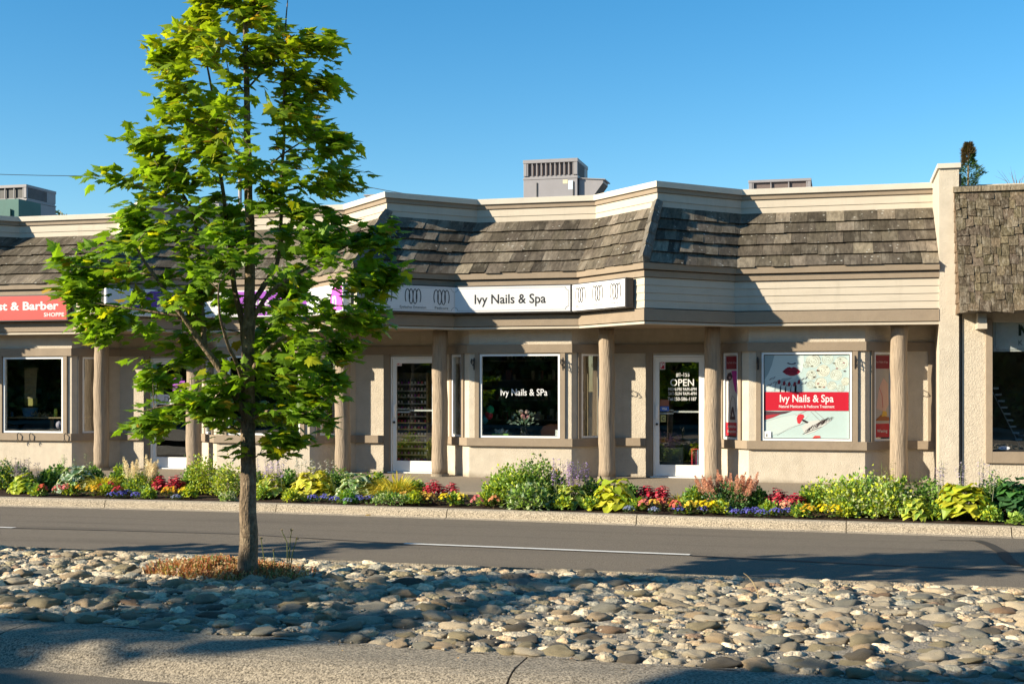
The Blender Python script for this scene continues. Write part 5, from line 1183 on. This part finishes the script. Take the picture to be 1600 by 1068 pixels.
def grass(u, row, Rr, H, label, n=260, *,  cols=((.68, .52, .06), (.60, .55, .08), (.38, .40, .06)), seed=0):
    rnd = random.Random(seed+u); x, y, z = rng_loc(u, row); T = MB()
    Rr *= 1.1; n = int(n*1.8)
    for k in range(n):
        az = rnd.uniform(0, 6.283); L = math.hypot(Rr, H)*rnd.uniform(.8, 1.25); r0 = Rr*.3*rnd.random(); rise = rnd.uniform(.45, 1.25)
        blade(T, (math.cos(az)*r0, math.sin(az)*r0, rnd.uniform(0, .06)), az+rnd.uniform(-.3, .3), L, rnd.uniform(.005, .010), rise, rnd.uniform(.45, .95)*math.sin(rise), jit(rnd.choice(cols), rnd, .3), cup=.1)
    sz = 1; o = T.build('grass_tuft', M['plant'], local=True); o.location = (x, y, z); o.scale = (1, 1, sz); return tag(o, label, 'plant')
def bush(u, row, Rr, H, label, cols, n=900, ls=.035, seed=0, wx=1, name='leafy_shrub', upness=.3, thin=0, fuzz=.1):
    Rr *= 1.08; H *= 1.15; n = int(n*1.5)
    rnd = random.Random(seed+u); x, y, z = rng_loc(u, row); T = thing(name, label, 'plant', (x, y, z)); g = MB()
    for k in range(n):
        a = rnd.uniform(0, 6.283); e = math.asin(rnd.random()**.8); r = rnd.random()**.33*(1+rnd.gauss(0, fuzz)); nb = 1+.22*noise.noise(Vector((math.cos(a)*2+u, math.sin(a)*2, e*2.5)))
        q = Vector((math.cos(a)*math.cos(e)*Rr*wx*r*nb, math.sin(a)*math.cos(e)*Rr*.8*r*nb, math.sin(e)*H*r*nb)); d = Vector((q.x/Rr, q.y/Rr, q.z/H+.25)).normalized()
        dd = (d+Vector((rnd.gauss(0, .5), rnd.gauss(0, .5), rnd.gauss(0, .5)-.1))).normalized(); nn = (d+Vector((rnd.gauss(0, .4), rnd.gauss(0, .4), .5))).normalized(); s = dd.cross(nn)
        if s.length < .05: continue
        s.normalize(); L = ls*rnd.uniform(.7, 1.4); w = L*.40; q = q+Vector((0, 0, .02)); up = s.cross(dd)*-.12*L
        c = jit(rnd.choice(cols), rnd, .3)
        g.add([q, q+dd*L*.45-s*w+up, q+dd*L, q+dd*L*.45+s*w+up, q+dd*L*.5], [(0, 4, 1), (1, 4, 2), (2, 4, 3), (3, 4, 0)], c)
    g.build('foliage', M['plant'], T, local=True)
    s_ = MB()
    for k in range(14): a = rnd.uniform(0, 6.28); q = (math.cos(a)*Rr*.6*wx, math.sin(a)*Rr*.5, H*rnd.uniform(.4, .8)); s_.tube([(0, 0, 0), (q[0]*.4, q[1]*.4, q[2]*.6), q], .004, 4, cap=False)
    s_.build('stems', M['bark'], T, local=True); return T
def plumes(T, Rr, H, n, col, ph, seed, wid=.035, spread=1):
    rnd = random.Random(seed); g = MB()
    for k in range(n):
        ax, ay = rnd.uniform(-Rr, Rr)*spread, rnd.uniform(-Rr, Rr)*.5; hb = H*rnd.uniform(.7, .95); ht = hb+ph*rnd.uniform(.6, 1.1); lx = ax*.25+rnd.gauss(0, .02)
        g.tube([(ax*.7, ay*.7, H*.4), (ax, ay, hb), (ax+lx, ay, ht)], [.003, .003, .001], 4, col, cap=False)
        for q in range(230):
            t = rnd.random(); rr = wid*(1-t)**.7*rnd.random()**.5; a = rnd.uniform(0, 6.28); p = Vector((ax+lx*t+math.cos(a)*rr, ay+math.sin(a)*rr, lerp(hb, ht, t))); d1 = Vector((math.cos(a), math.sin(a), .9))*rnd.uniform(.009, .018); w = rv()*.006
            g.add([p-w, p+d1, p+w], [(0, 1, 2)], jit(col, rnd, .25))
    g.build('plumes', M['petal'], T, local=True)
def flowers(u, row, label, col, seed=0, r=.085, h=.11, n=11, fs=.021, leafc=((.10, .17, .04), (.16, .10, .05), (.18, .22, .05)), name='bedding_flower', petals=5):
    rnd = random.Random(seed+u*3); x, y, z = rng_loc(u, row); T = thing(name, label, 'flower', (x, y, z)); g = MB()
    for k in range(42):
        a = rnd.uniform(0, 6.28); rr = r*rnd.random()**.5; q = (math.cos(a)*rr, math.sin(a)*rr, h*rnd.uniform(.1, .75)); blade(g, q, a+rnd.gauss(0, .6), rnd.uniform(.025, .05), .012, rnd.uniform(.1, 1), .4, jit(rnd.choice(leafc), rnd), n=4)
    g.build('foliage', M['plant'], T, local=True); g = MB()
    for k in range(n):
        a = k*2.4+rnd.random(); t = math.sqrt((k+.5)/n); c = Vector((math.cos(a)*r*t*.92, math.sin(a)*r*t*.8, h*(1-.45*t*t)+rnd.uniform(-.005, .012))); nn = (Vector((math.cos(a)*t*.9, math.sin(a)*t*.9-.25, 1))+rv()*.25).normalized(); b1 = nn.cross(Vector((.3, .8, .1))).normalized(); b2 = nn.cross(b1); s = fs*rnd.uniform(.8, 1.2); cc = jit(col, rnd, .18)
        for ring in (0, 1):
            for q in range(petals+1):
                aa = q*6.283/(petals+1)+ring*.5; dd = b1*math.cos(aa)+b2*math.sin(aa); sd = b1*-math.sin(aa)+b2*math.cos(aa); k2 = s*(1-.35*ring); base_ = c+nn*s*.12*(ring+1)
                g.add([base_, base_+dd*k2*.55-sd*k2*.42+nn*s*.12*(1+ring), base_+dd*k2+nn*s*.05*(1+3*ring), base_+dd*k2*.55+sd*k2*.42+nn*s*.12*(1+ring)], [(0, 1, 2, 3)], tuple(v*(1-.12*ring) for v in cc))
    g.build('blossoms', M['petal'], T, local=True); return T
def lobelia(u, row, label, col=(.16, .15, .58), r=.10, h=.105, seed=0):
    return flowers(u, row, label, col, seed, r, h, 46, .0125, ((.07, .12, .05), (.10, .15, .06)), 'lobelia', 4)
def coleus(u, row, Rr, H, label, seed=0, n=90):
    Rr *= 1.15; H *= 1.2; n = int(n*1.3)
    rnd = random.Random(seed+u); x, y, z = rng_loc(u, row); T = thing('coleus', label, 'plant', (x, y, z)); g = MB(); stems = MB()
    for k in range(int(n/7)):
        a = k*2.4; t = math.sqrt((k+.5)/(n/7)); cx, cy, cz = math.cos(a)*Rr*t*.8, math.sin(a)*Rr*t*.55, H*(1-.4*t*t)*rnd.uniform(.8, 1.05); stems.tube([(0, 0, 0), (cx*.8, cy*.8, cz*.6), (cx, cy, cz)], .004, 4, cap=False)
        for q in range(9): 
            lv = q//3; blade(g, (cx, cy, cz-.03*lv), q*2.1+rnd.uniform(-.4, .4), rnd.uniform(.045, .075), .021, .45-.3*lv, .55, jit(rnd.choice([(.42, .012, .035), (.55, .02, .05), (.25, .008, .03), (.5, .08, .10)]), rnd), n=4)
    g.build('foliage', M['petal'], T, local=True); stems.build('stems', M['bark'], T, local=True); return T
def fern(u, row, label, H, seed=0):
    rnd = random.Random(seed+u); x, y, z = rng_loc(u, row); g = MB()
    for k in range(13):
        az = k*2.4+rnd.random(); L = H*rnd.uniform(.8, 1.25); rise = rnd.uniform(.75, 1.3); h = Vector((math.cos(az), math.sin(az), 0)); pr_ = None
        for i in range(22):
            t = i/21; p = h*(L*t*math.cos(rise))+Vector((0, 0, L*(t*math.sin(rise)-.35*t*t))); wl = .085*math.sin(math.pi*min(1, t*.9+.12))*(H/.5)
            s = Vector((-h.y, h.x, 0))
            for sg in (-1, 1):
                c = jit((.38, .40, .03), rnd, .25); e = p+s*sg*wl+h*wl*.35-Vector((0, 0, wl*.2)); w = h*.010; g.add([p-w, p+w, e+w*.4, e-w*.4], [(0, 1, 2, 3)], c)
    o = g.build('fern', M['plant'], local=True); o.location = (x, y, z); return tag(o, label, 'plant')
def stalks(u, row, H, n, label, col, seed=0, spread=.12, leafy=True):
    rnd = random.Random(seed+u); x, y, z = rng_loc(u, row) if row is not None else (0, 0, 0); g = MB()
    for k in range(n):
        ax, ay = rnd.uniform(-spread, spread), rnd.uniform(-.05, .05); hh = H*rnd.uniform(.6, 1.05); lx = rnd.gauss(0, .04)
        g.tube([(ax, ay, 0), (ax+lx*.4, ay, hh*.6), (ax+lx, ay, hh)], [.004, .003, .001], 4, (.2, .22, .1), cap=False)
        for q in range(18 if leafy else 8):
            t = rnd.uniform(.25, 1); a = rnd.uniform(0, 6.28); blade(g, (ax+lx*t*t, ay, hh*t), a, rnd.uniform(.02, .045), .008, .5, .4, jit(col, rnd))
    o = g.build('tall_stalks', M['plant'], local=True); o.location = (x, y, z); return tag(o, label, 'plant')
random.seed(100)
# left to right
bush(-22, .45, .24, .34, 'dark leafy shrub at the extreme left of the bed', [DG_, GRN, YG])
bush(7, .40, .22, .36, 'dark green shrub with yellowish top below the far left shop', [GRN, DG_, DG_, YG])
stalks(14, .75, .5, 5, 'thin bare yellow stalks rising at far left of the bed', (.35, .33, .08))
hosta(40, .30, .28, .24, 'yellow green hosta with grey lavender spikes under the far left shop', [YG, LG, (.28, .36, .05)], n=80, spikes=16, sph=.26, spc=(.32, .26, .30), ls=.13)
bush(76, .42, .19, .24, 'deep green plant behind the coral and pink flowers', [GRN, DG_, LG], ls=.06, n=420)
hosta(120, .45, .36, .30, 'silvery white edged hosta in front of the left column', [(.10, .19, .08), (.16, .26, .13)], edge=(.56, .62, .48), n=95, spikes=5, sph=.24, spc=(.35, .45, .2), ls=.17)
grass(160, .42, .26, .32, 'golden grass tuft right of the silvery hosta', 230)
T = bush(218, .38, .30, .24, 'cream plumed astilbe in front of the purple stickered door', [GRN, LG, YG], name='astilbe'); plumes(T, .27, .32, 22, (.80, .70, .46), .28, 5, .055)
coleus(251, .30, .13, .23, 'crimson coleus just right of the cream astilbe', 1); coleus(275, .30, .15, .24, 'crimson coleus beside the yellow green round shrub', 2)
bush(318, .42, .30, .42, 'left half of the round yellow green shrub by the maple trunk', [YG, (.30, .34, .04), LG], n=1500, fuzz=.16); bush(356, .30, .24, .38, 'round yellow green shrub directly left of the maple trunk', [YG, LG, (.40, .42, .12)], n=1100, fuzz=.14)
bush(357, .03, .12, .12, 'low cream edged creeper at the kerb left of the maple trunk', [(.45, .48, .28), LG], n=260)
hosta(424, .30, .27, .27, 'yellow edged hosta with lilac spikes right of the maple trunk', [LG, YG], edge=(.52, .52, .14), n=75, spikes=13, sph=.28, ls=.13)
hosta(490, .36, .40, .34, 'large golden hosta below the second shop window', [YEL, YG, (.46, .46, .04)], edge=(.60, .56, .12), n=110, spikes=10, sph=.22, spc=(.62, .60, .50), ls=.17)
hosta(556, .34, .30, .32, 'green and white hosta between the golden hosta and golden grass', [(.09, .18, .05), (.14, .25, .08)], edge=(.52, .58, .36), n=70, ls=.17)
hosta(545, .08, .12, .15, 'small bright green plant among the lobelia', [(.12, .30, .03)], n=26, ls=.08)
grass(620, .36, .40, .40, 'large mound of golden grass before the middle door', 520)
bush(612, .06, .30, .12, 'low green edging under the golden grass mound', [LG, GRN, (.35, .40, .2)], n=420, wx=1)
coleus(680, .28, .19, .28, 'crimson coleus right of the big golden grass mound', 3); coleus(708, .30, .09, .25, 'small crimson coleus sprig nearest the open pavement', 4, 40)
bush(800, .36, .40, .40, 'light green spreading shrub before the middle shop window', [LG, (.24, .36, .07), YG], n=1700, ls=.045); bush(838, .42, .34, .50, 'tall leafy shrub beneath the fern fronds', [LG, GRN, (.28, .34, .08)], n=1500, ls=.04)
bush(826, .08, .30, .26, 'cream edged low plant at the kerb before the fern', [(.40, .46, .25), (.12, .20, .08), LG], n=700, ls=.06)
fern(838, .62, 'yellow green fern fronds above the middle shrubs', .62)
hosta(893, .28, .31, .28, 'yellow green hosta with violet flower spikes left of the third column', [LG, YG, GRN], edge=(.46, .50, .14), n=85, spikes=24, sph=.34, spc=(.42, .28, .52), ls=.12)
bush(868, .62, .10, .34, 'orange bronze leaves behind the violet flower spikes', [(.50, .30, .04), (.42, .28, .05)], n=160, ls=.05)
stalks(934, .55, .34, 4, 'green seed stalks just left of the third column', (.22, .30, .08), spread=.06)
hosta(958, .22, .28, .31, 'bright lime yellow hosta with broad leaves in front of third column', [(.50, .54, .03), (.58, .55, .05), (.36, .46, .03)], n=46, ls=.19)
coleus(1010, .32, .14, .27, 'crimson coleus right of the lime yellow hosta', 5); coleus(1033, .34, .14, .26, 'crimson coleus in front of the right-hand door', 6)
grass(1062, .40, .17, .22, 'small golden grass tuft in front of the right-hand door', 150)
T = bush(1138, .30, .37, .30, 'coral plumed astilbe below the fourth column', [DG_, GRN, (.06, .12, .03)], n=1300, name='astilbe'); plumes(T, .36, .32, 44, (.62, .33, .21), .22, 6, .042)
coleus(1215, .34, .17, .26, 'crimson coleus mound left half below the big poster window', 7, 110); coleus(1242, .30, .14, .22, 'crimson coleus mound right half below the big poster window', 8)
bush(1292, .42, .28, .34, 'yellow green shrub right of the last crimson coleus', [YG, LG], n=900); bush(1330, .28, .32, .38, 'light green variegated shrub behind the yellow flowers', [LG, (.40, .46, .22), YG], n=1300, ls=.045)
bush(1382, .24, .30, .36, 'cream variegated shrub below the last column', [(.42, .46, .24), LG, YG], n=1200, ls=.045); bush(1375, .60, .28, .36, 'tall wispy yellow shrub at the foot of the bay', [YG, (.34, .32, .10)], n=600, fuzz=.25)
hosta(1430, .18, .24, .24, 'small green and yellow hosta left of the big golden hosta', [LG, YG], edge=(.50, .54, .10), n=70, ls=.11)
stalks(1426, .70, .42, 12, 'thin flowering stalks behind the small green hosta', (.30, .34, .12), spread=.35)
hosta(1505, .28, .44, .37, 'very large golden yellow hosta at the foot of the party wall', [(.50, .48, .03), (.42, .45, .03), (.26, .36, .03), (.54, .52, .06)], n=150, spikes=12, sph=.30, spc=(.40, .34, .42), ls=.175)
hosta(1588, .36, .36, .40, 'dark green broad leaved hosta at the right edge', [(.04, .13, .03), (.07, .19, .04), DG_], n=100, ls=.18, spikes=2, sph=.25); hosta(1640, .3, .34, .36, 'dark hosta beyond the right edge', [GRN], n=50, ls=.2)
bush(1588, .02, .10, .10, 'small light green seedling at the kerb by the right edge', [(.30, .42, .08)], n=90, ls=.05)
for u, row, H, lb in ((1388, 1.15, .62, 'climbing green stalks against the left side of the last column'), (1428, 1.1, .48, 'leafy stalks right of the last column'), (1452, 1.1, .44, 'leafy stalks at the left foot of the party wall')): stalks(u, row, H, 8, lb, (.18, .24, .06), spread=.10)
FL = [(66, (.72, .16, .08), 'coral red'), (91, (.74, .22, .20), 'salmon pink'), (104, (.74, .22, .22), 'rose pink'), (122, (.75, .42, .03), 'golden orange'), (141, (.72, .52, .03), 'yellow'), (150, (.74, .48, .02), 'deep yellow'), (158, (.55, .05, .04), 'small red'), (172, (.50, .04, .05), 'dark red'), (184, (.55, .05, .06), 'red'),
      (261, (.75, .52, .02), 'yellow'), (269, (.76, .44, .02), 'orange yellow'), (287, (.78, .60, .01), 'bright yellow'), (632, (.74, .48, .10), 'peach yellow'), (662, (.74, .56, .10), 'pale yellow'), (672, (.76, .50, .08), 'apricot yellow'), (696, (.80, .64, .01), 'large bright yellow'), (722, (.76, .62, .06), 'lemon yellow'), (745, (.72, .24, .22), 'pink'), (773, (.74, .34, .14), 'peach orange'),
      (1007, (.74, .22, .18), 'salmon'), (1022, (.74, .50, .08), 'yellow orange'), (1033, (.76, .20, .12), 'coral'), (1055, (.72, .18, .12), 'coral red'), (1078, (.74, .56, .06), 'soft yellow'), (1092, (.74, .58, .03), 'yellow'), (1101, (.80, .64, .01), 'vivid yellow'), (1114, (.80, .64, .01), 'bright lemon'),
      (1237, (.74, .20, .14), 'coral'), (1228, (.74, .42, .26), 'pale salmon'), (1263, (.78, .50, .03), 'orange yellow'), (1286, (.80, .64, .01), 'bright yellow'), (1306, (.80, .62, .01), 'vivid lemon yellow')]
LM = ['the far left shop window', 'the first column', 'the cream astilbe', 'the golden grass mound', 'the light green middle shrub', 'the lime yellow hosta', 'the coral astilbe', 'the big poster window']
def near(u): return LM[0] if u < 115 else LM[1] if u < 190 else LM[2] if u < 300 else LM[3] if u < 715 else LM[4] if u < 790 else LM[5] if u < 1060 else LM[6] if u < 1200 else LM[7]
seen = {}
for u, c, nm in FL:
    row = .06+.10*((u*7) % 5)/5+(.12 if nm in ('small red', 'dark red', 'coral', 'pale salmon') else 0)
    flowers(u, row, '%s flowers at the kerb edge of the bed by %s' % (nm, near(u)), c, r=.092 if u not in (696, 722, 1263, 1286) else .115, h=.17, n=15, fs=.027)
for i, u in enumerate((176, 188, 198, 213, 489, 508, 523, 561, 578, 1060, 1099, 1135, 1150, 1168, 1181, 1191, 1213, 1232)):
    nb = {176: 'leftmost violet blue lobelia mound left of the cream astilbe', 188: 'violet blue lobelia, second from left before the cream astilbe', 198: 'violet blue lobelia, third from left before the cream astilbe', 213: 'violet blue lobelia below the cream astilbe plumes', 489: 'leftmost of three lobelia mounds under the golden hosta', 508: 'middle of three lobelia mounds under the golden hosta', 523: 'rightmost of three lobelia mounds under the golden hosta', 561: 'violet lobelia below the green and white hosta', 578: 'violet lobelia just left of the golden grass mound', 1060: 'lobelia between coral and yellow flowers before the right door', 1099: 'pale violet lobelia under the vivid yellow flowers', 1135: 'lobelia under the left side of the coral astilbe', 1150: 'lobelia directly under the coral astilbe', 1168: 'lobelia under the right side of the coral astilbe', 1181: 'blue lobelia right of the coral astilbe', 1191: 'blue lobelia left below the crimson coleus mound', 1213: 'pale blue lobelia below the crimson coleus mound', 1232: 'rightmost violet lobelia below the big poster'}[u]
    lobelia(u, .05+.05*(i % 3), nb)
for u, lb in ((275, 'pale grey blue flowers between yellow blossoms by the crimson coleus'), (543, 'pale blue edging flowers left of the violet lobelia'), (983, 'dusty blue flowers right of the lime yellow hosta'), (1022, 'dusty blue flowers under the yellow orange flowers')):
    lobelia(u, .04, lb, (.30, .34, .52), .085, .09)

# fill between the named plants
FILL = [(30, .62, .2, .3, DG_), (95, .7, .18, .28, GRN), (146, .62, .18, .28, LG), (188, .60, .17, .3, YG), (238, .55, .16, .26, GRN), (296, .42, .15, .28, LG), (400, .40, .15, .28, YG), (452, .55, .18, .30, GRN), (528, .58, .16, .30, LG), (590, .46, .16, .28, YG), (652, .35, .14, .2, LG), (768, .30, .12, .18, YG), (868, .45, .18, .34, LG), (925, .40, .16, .28, GRN), (985, .42, .12, .22, GRN), (1085, .36, .14, .22, YG), (1185, .34, .12, .2, GRN), (1265, .36, .14, .26, YG), (1352, .42, .2, .38, LG), (1405, .36, .18, .36, YG), (1450, .40, .2, .34, LG), (1552, .45, .22, .42, GRN)]
for i, (u, row, Rr, H, c) in enumerate(FILL):
    nb_ = ['far left shop window', 'far left shop window', 'left column', 'left column', 'cream astilbe', 'crimson coleus pair', 'maple trunk', 'second window', 'white edged hosta', 'golden grass mound', 'golden grass mound', 'open pavement gap', 'violet flower spikes', 'third column', 'lime yellow hosta', 'right-hand door', 'coral astilbe', 'big poster window', 'big poster window', 'last column', 'party wall', 'right edge']
    bush(u, row, Rr, H, ('%s filler plant beside the %s, tucked between larger neighbours' % (['dull green', 'light green', 'small yellowish', 'low mixed green'][i % 4], nb_[i])), [c, GRN, LG], n=520, ls=.045, name='bedding_plant')
for i, (u, c, tx_) in enumerate(((60, LG, 'left of the coral flowers'), (112, GRN, 'between the pink and orange flowers'), (166, YG, 'under the left gold grass tuft'), (232, LG, 'under the cream astilbe'), (296, YG, 'right of the bright yellow flowers'), (410, LG, 'right of the maple trunk'), (455, YG, 'left of the big golden hosta'), (540, LG, 'beside the small bright green plant'), (600, GRN, 'under the golden grass'), (647, YG, 'between peach and pale yellow flowers'), (710, GRN, 'between the two brightest yellow clumps'), (758, LG, 'between pink and peach flowers'), (880, YG, 'under the violet spiked hosta'), (925, GRN, 'left of the lime yellow hosta'), (995, LG, 'left of the salmon flowers'), (1068, GRN, 'right of the coral red flowers'), (1125, YG, 'under the coral astilbe, left part'), (1200, LG, 'under the crimson coleus mound'), (1250, GRN, 'between salmon and orange yellow flowers'), (1322, YG, 'right of the last yellow flowers'), (1465, GRN, 'between the two hostas at the right'), (1550, LG, 'right of the very large golden hosta'))):
    bush(u, .10+.04*(i % 3), .11, .13, 'low leafy edging plant %s' % tx_, [c, LG, YG], n=230, ls=.042, name='edging_plant')
# weeds in the median
def weed(u, v, pts_list, label, heads=True):
    x, y, _ = G(u, v, .04); T = MB(); rnd = random.Random(u)
    for pts in pts_list:
        q = [((a-u)*S_*CT*1.0, (a-u)*S_*ST+rnd.uniform(-.02, .02), (v-b)*S_) for a, b in pts]; T.tube(q, [.006-.004*i/len(q) for i in range(len(q))], 5, (.16, .18, .07))
        if heads:
            e = q[-1]
            for k in range(10): d_ = rv()*.018; T.add([e, (e[0]+d_.x, e[1]+d_.y, e[2]+abs(d_.z)), (e[0]+d_.y, e[1]+d_.x, e[2]+d_.z)], [(0, 1, 2)], (.22, .18, .12))
    for k in range(60): blade(T, (rnd.gauss(0, .05), rnd.gauss(0, .04), 0), rnd.uniform(0, 6.28), rnd.uniform(.04, .1), .008, rnd.uniform(.3, 1.2), .5, jit((.10, .17, .03), rnd))
    o = T.build('weed', M['plant'], local=True); o.location = (x, y, .05); tag(o, label, 'weed')
weed(448, 906, [[(449, 906), (450, 870), (449, 850), (442, 832)], [(450, 906), (453, 860), (452, 845), (457, 831)], [(451, 905), (456, 866), (462, 845)]], 'tall spindly weed with dark seed heads right of the maple trunk')
weed(418, 898, [[(418, 898), (413, 870), (409, 842)], [(425, 900), (430, 880), (426, 862)]], 'thin weed with a pale seed head close to the maple trunk')
x, y, _ = G(1186, 938, .05); g = MB(); Zc = 1.55*2000/335/2000
g.tube([((a-1186)*Zc, .05*(938-b)*Zc, (938-b)*Zc) for a, b in ((1186, 938), (1184, 925), (1177, 910), (1168, 900), (1162, 896))], [.006, .005, .004, .003, .002], 5, (.48, .38, .22)); o = g.build('dry_stalk', M['plant'], local=True); o.location = (x, y, .05); tag(o, 'single bent dry stalk among the cobbles at right', 'weed')
x, y, _ = G(178, 791, -.17); g = MB(); g.ball((0, 0, .01), (.05, .03, .015), 8, 6, (.7, .68, .62), amp=.5); o = g.build('paper_scrap', M['matt'], local=True); o.location = (x, y, -.17); tag(o, 'crumpled white paper scrap in the gutter at left', 'litter')
x, y, _ = G(572, 803, -.17); g = MB(); maple_leaf(g, Vector((0, 0, 0)), Vector((1, .3, 0)), Vector((0, 0, 1)), .09, (.45, .30, .06)); o = g.build('fallen_leaf', M['leaf'], local=True); o.location = (x, y, -.172); tag(o, 'fallen yellow leaf in the gutter before the middle door', 'leaf')
# every thing must carry a category and label
bpy.context.view_layer.update()
print('objects', len(bpy.data.objects), 'faces', sum(len(m.polygons) for m in bpy.data.meshes))
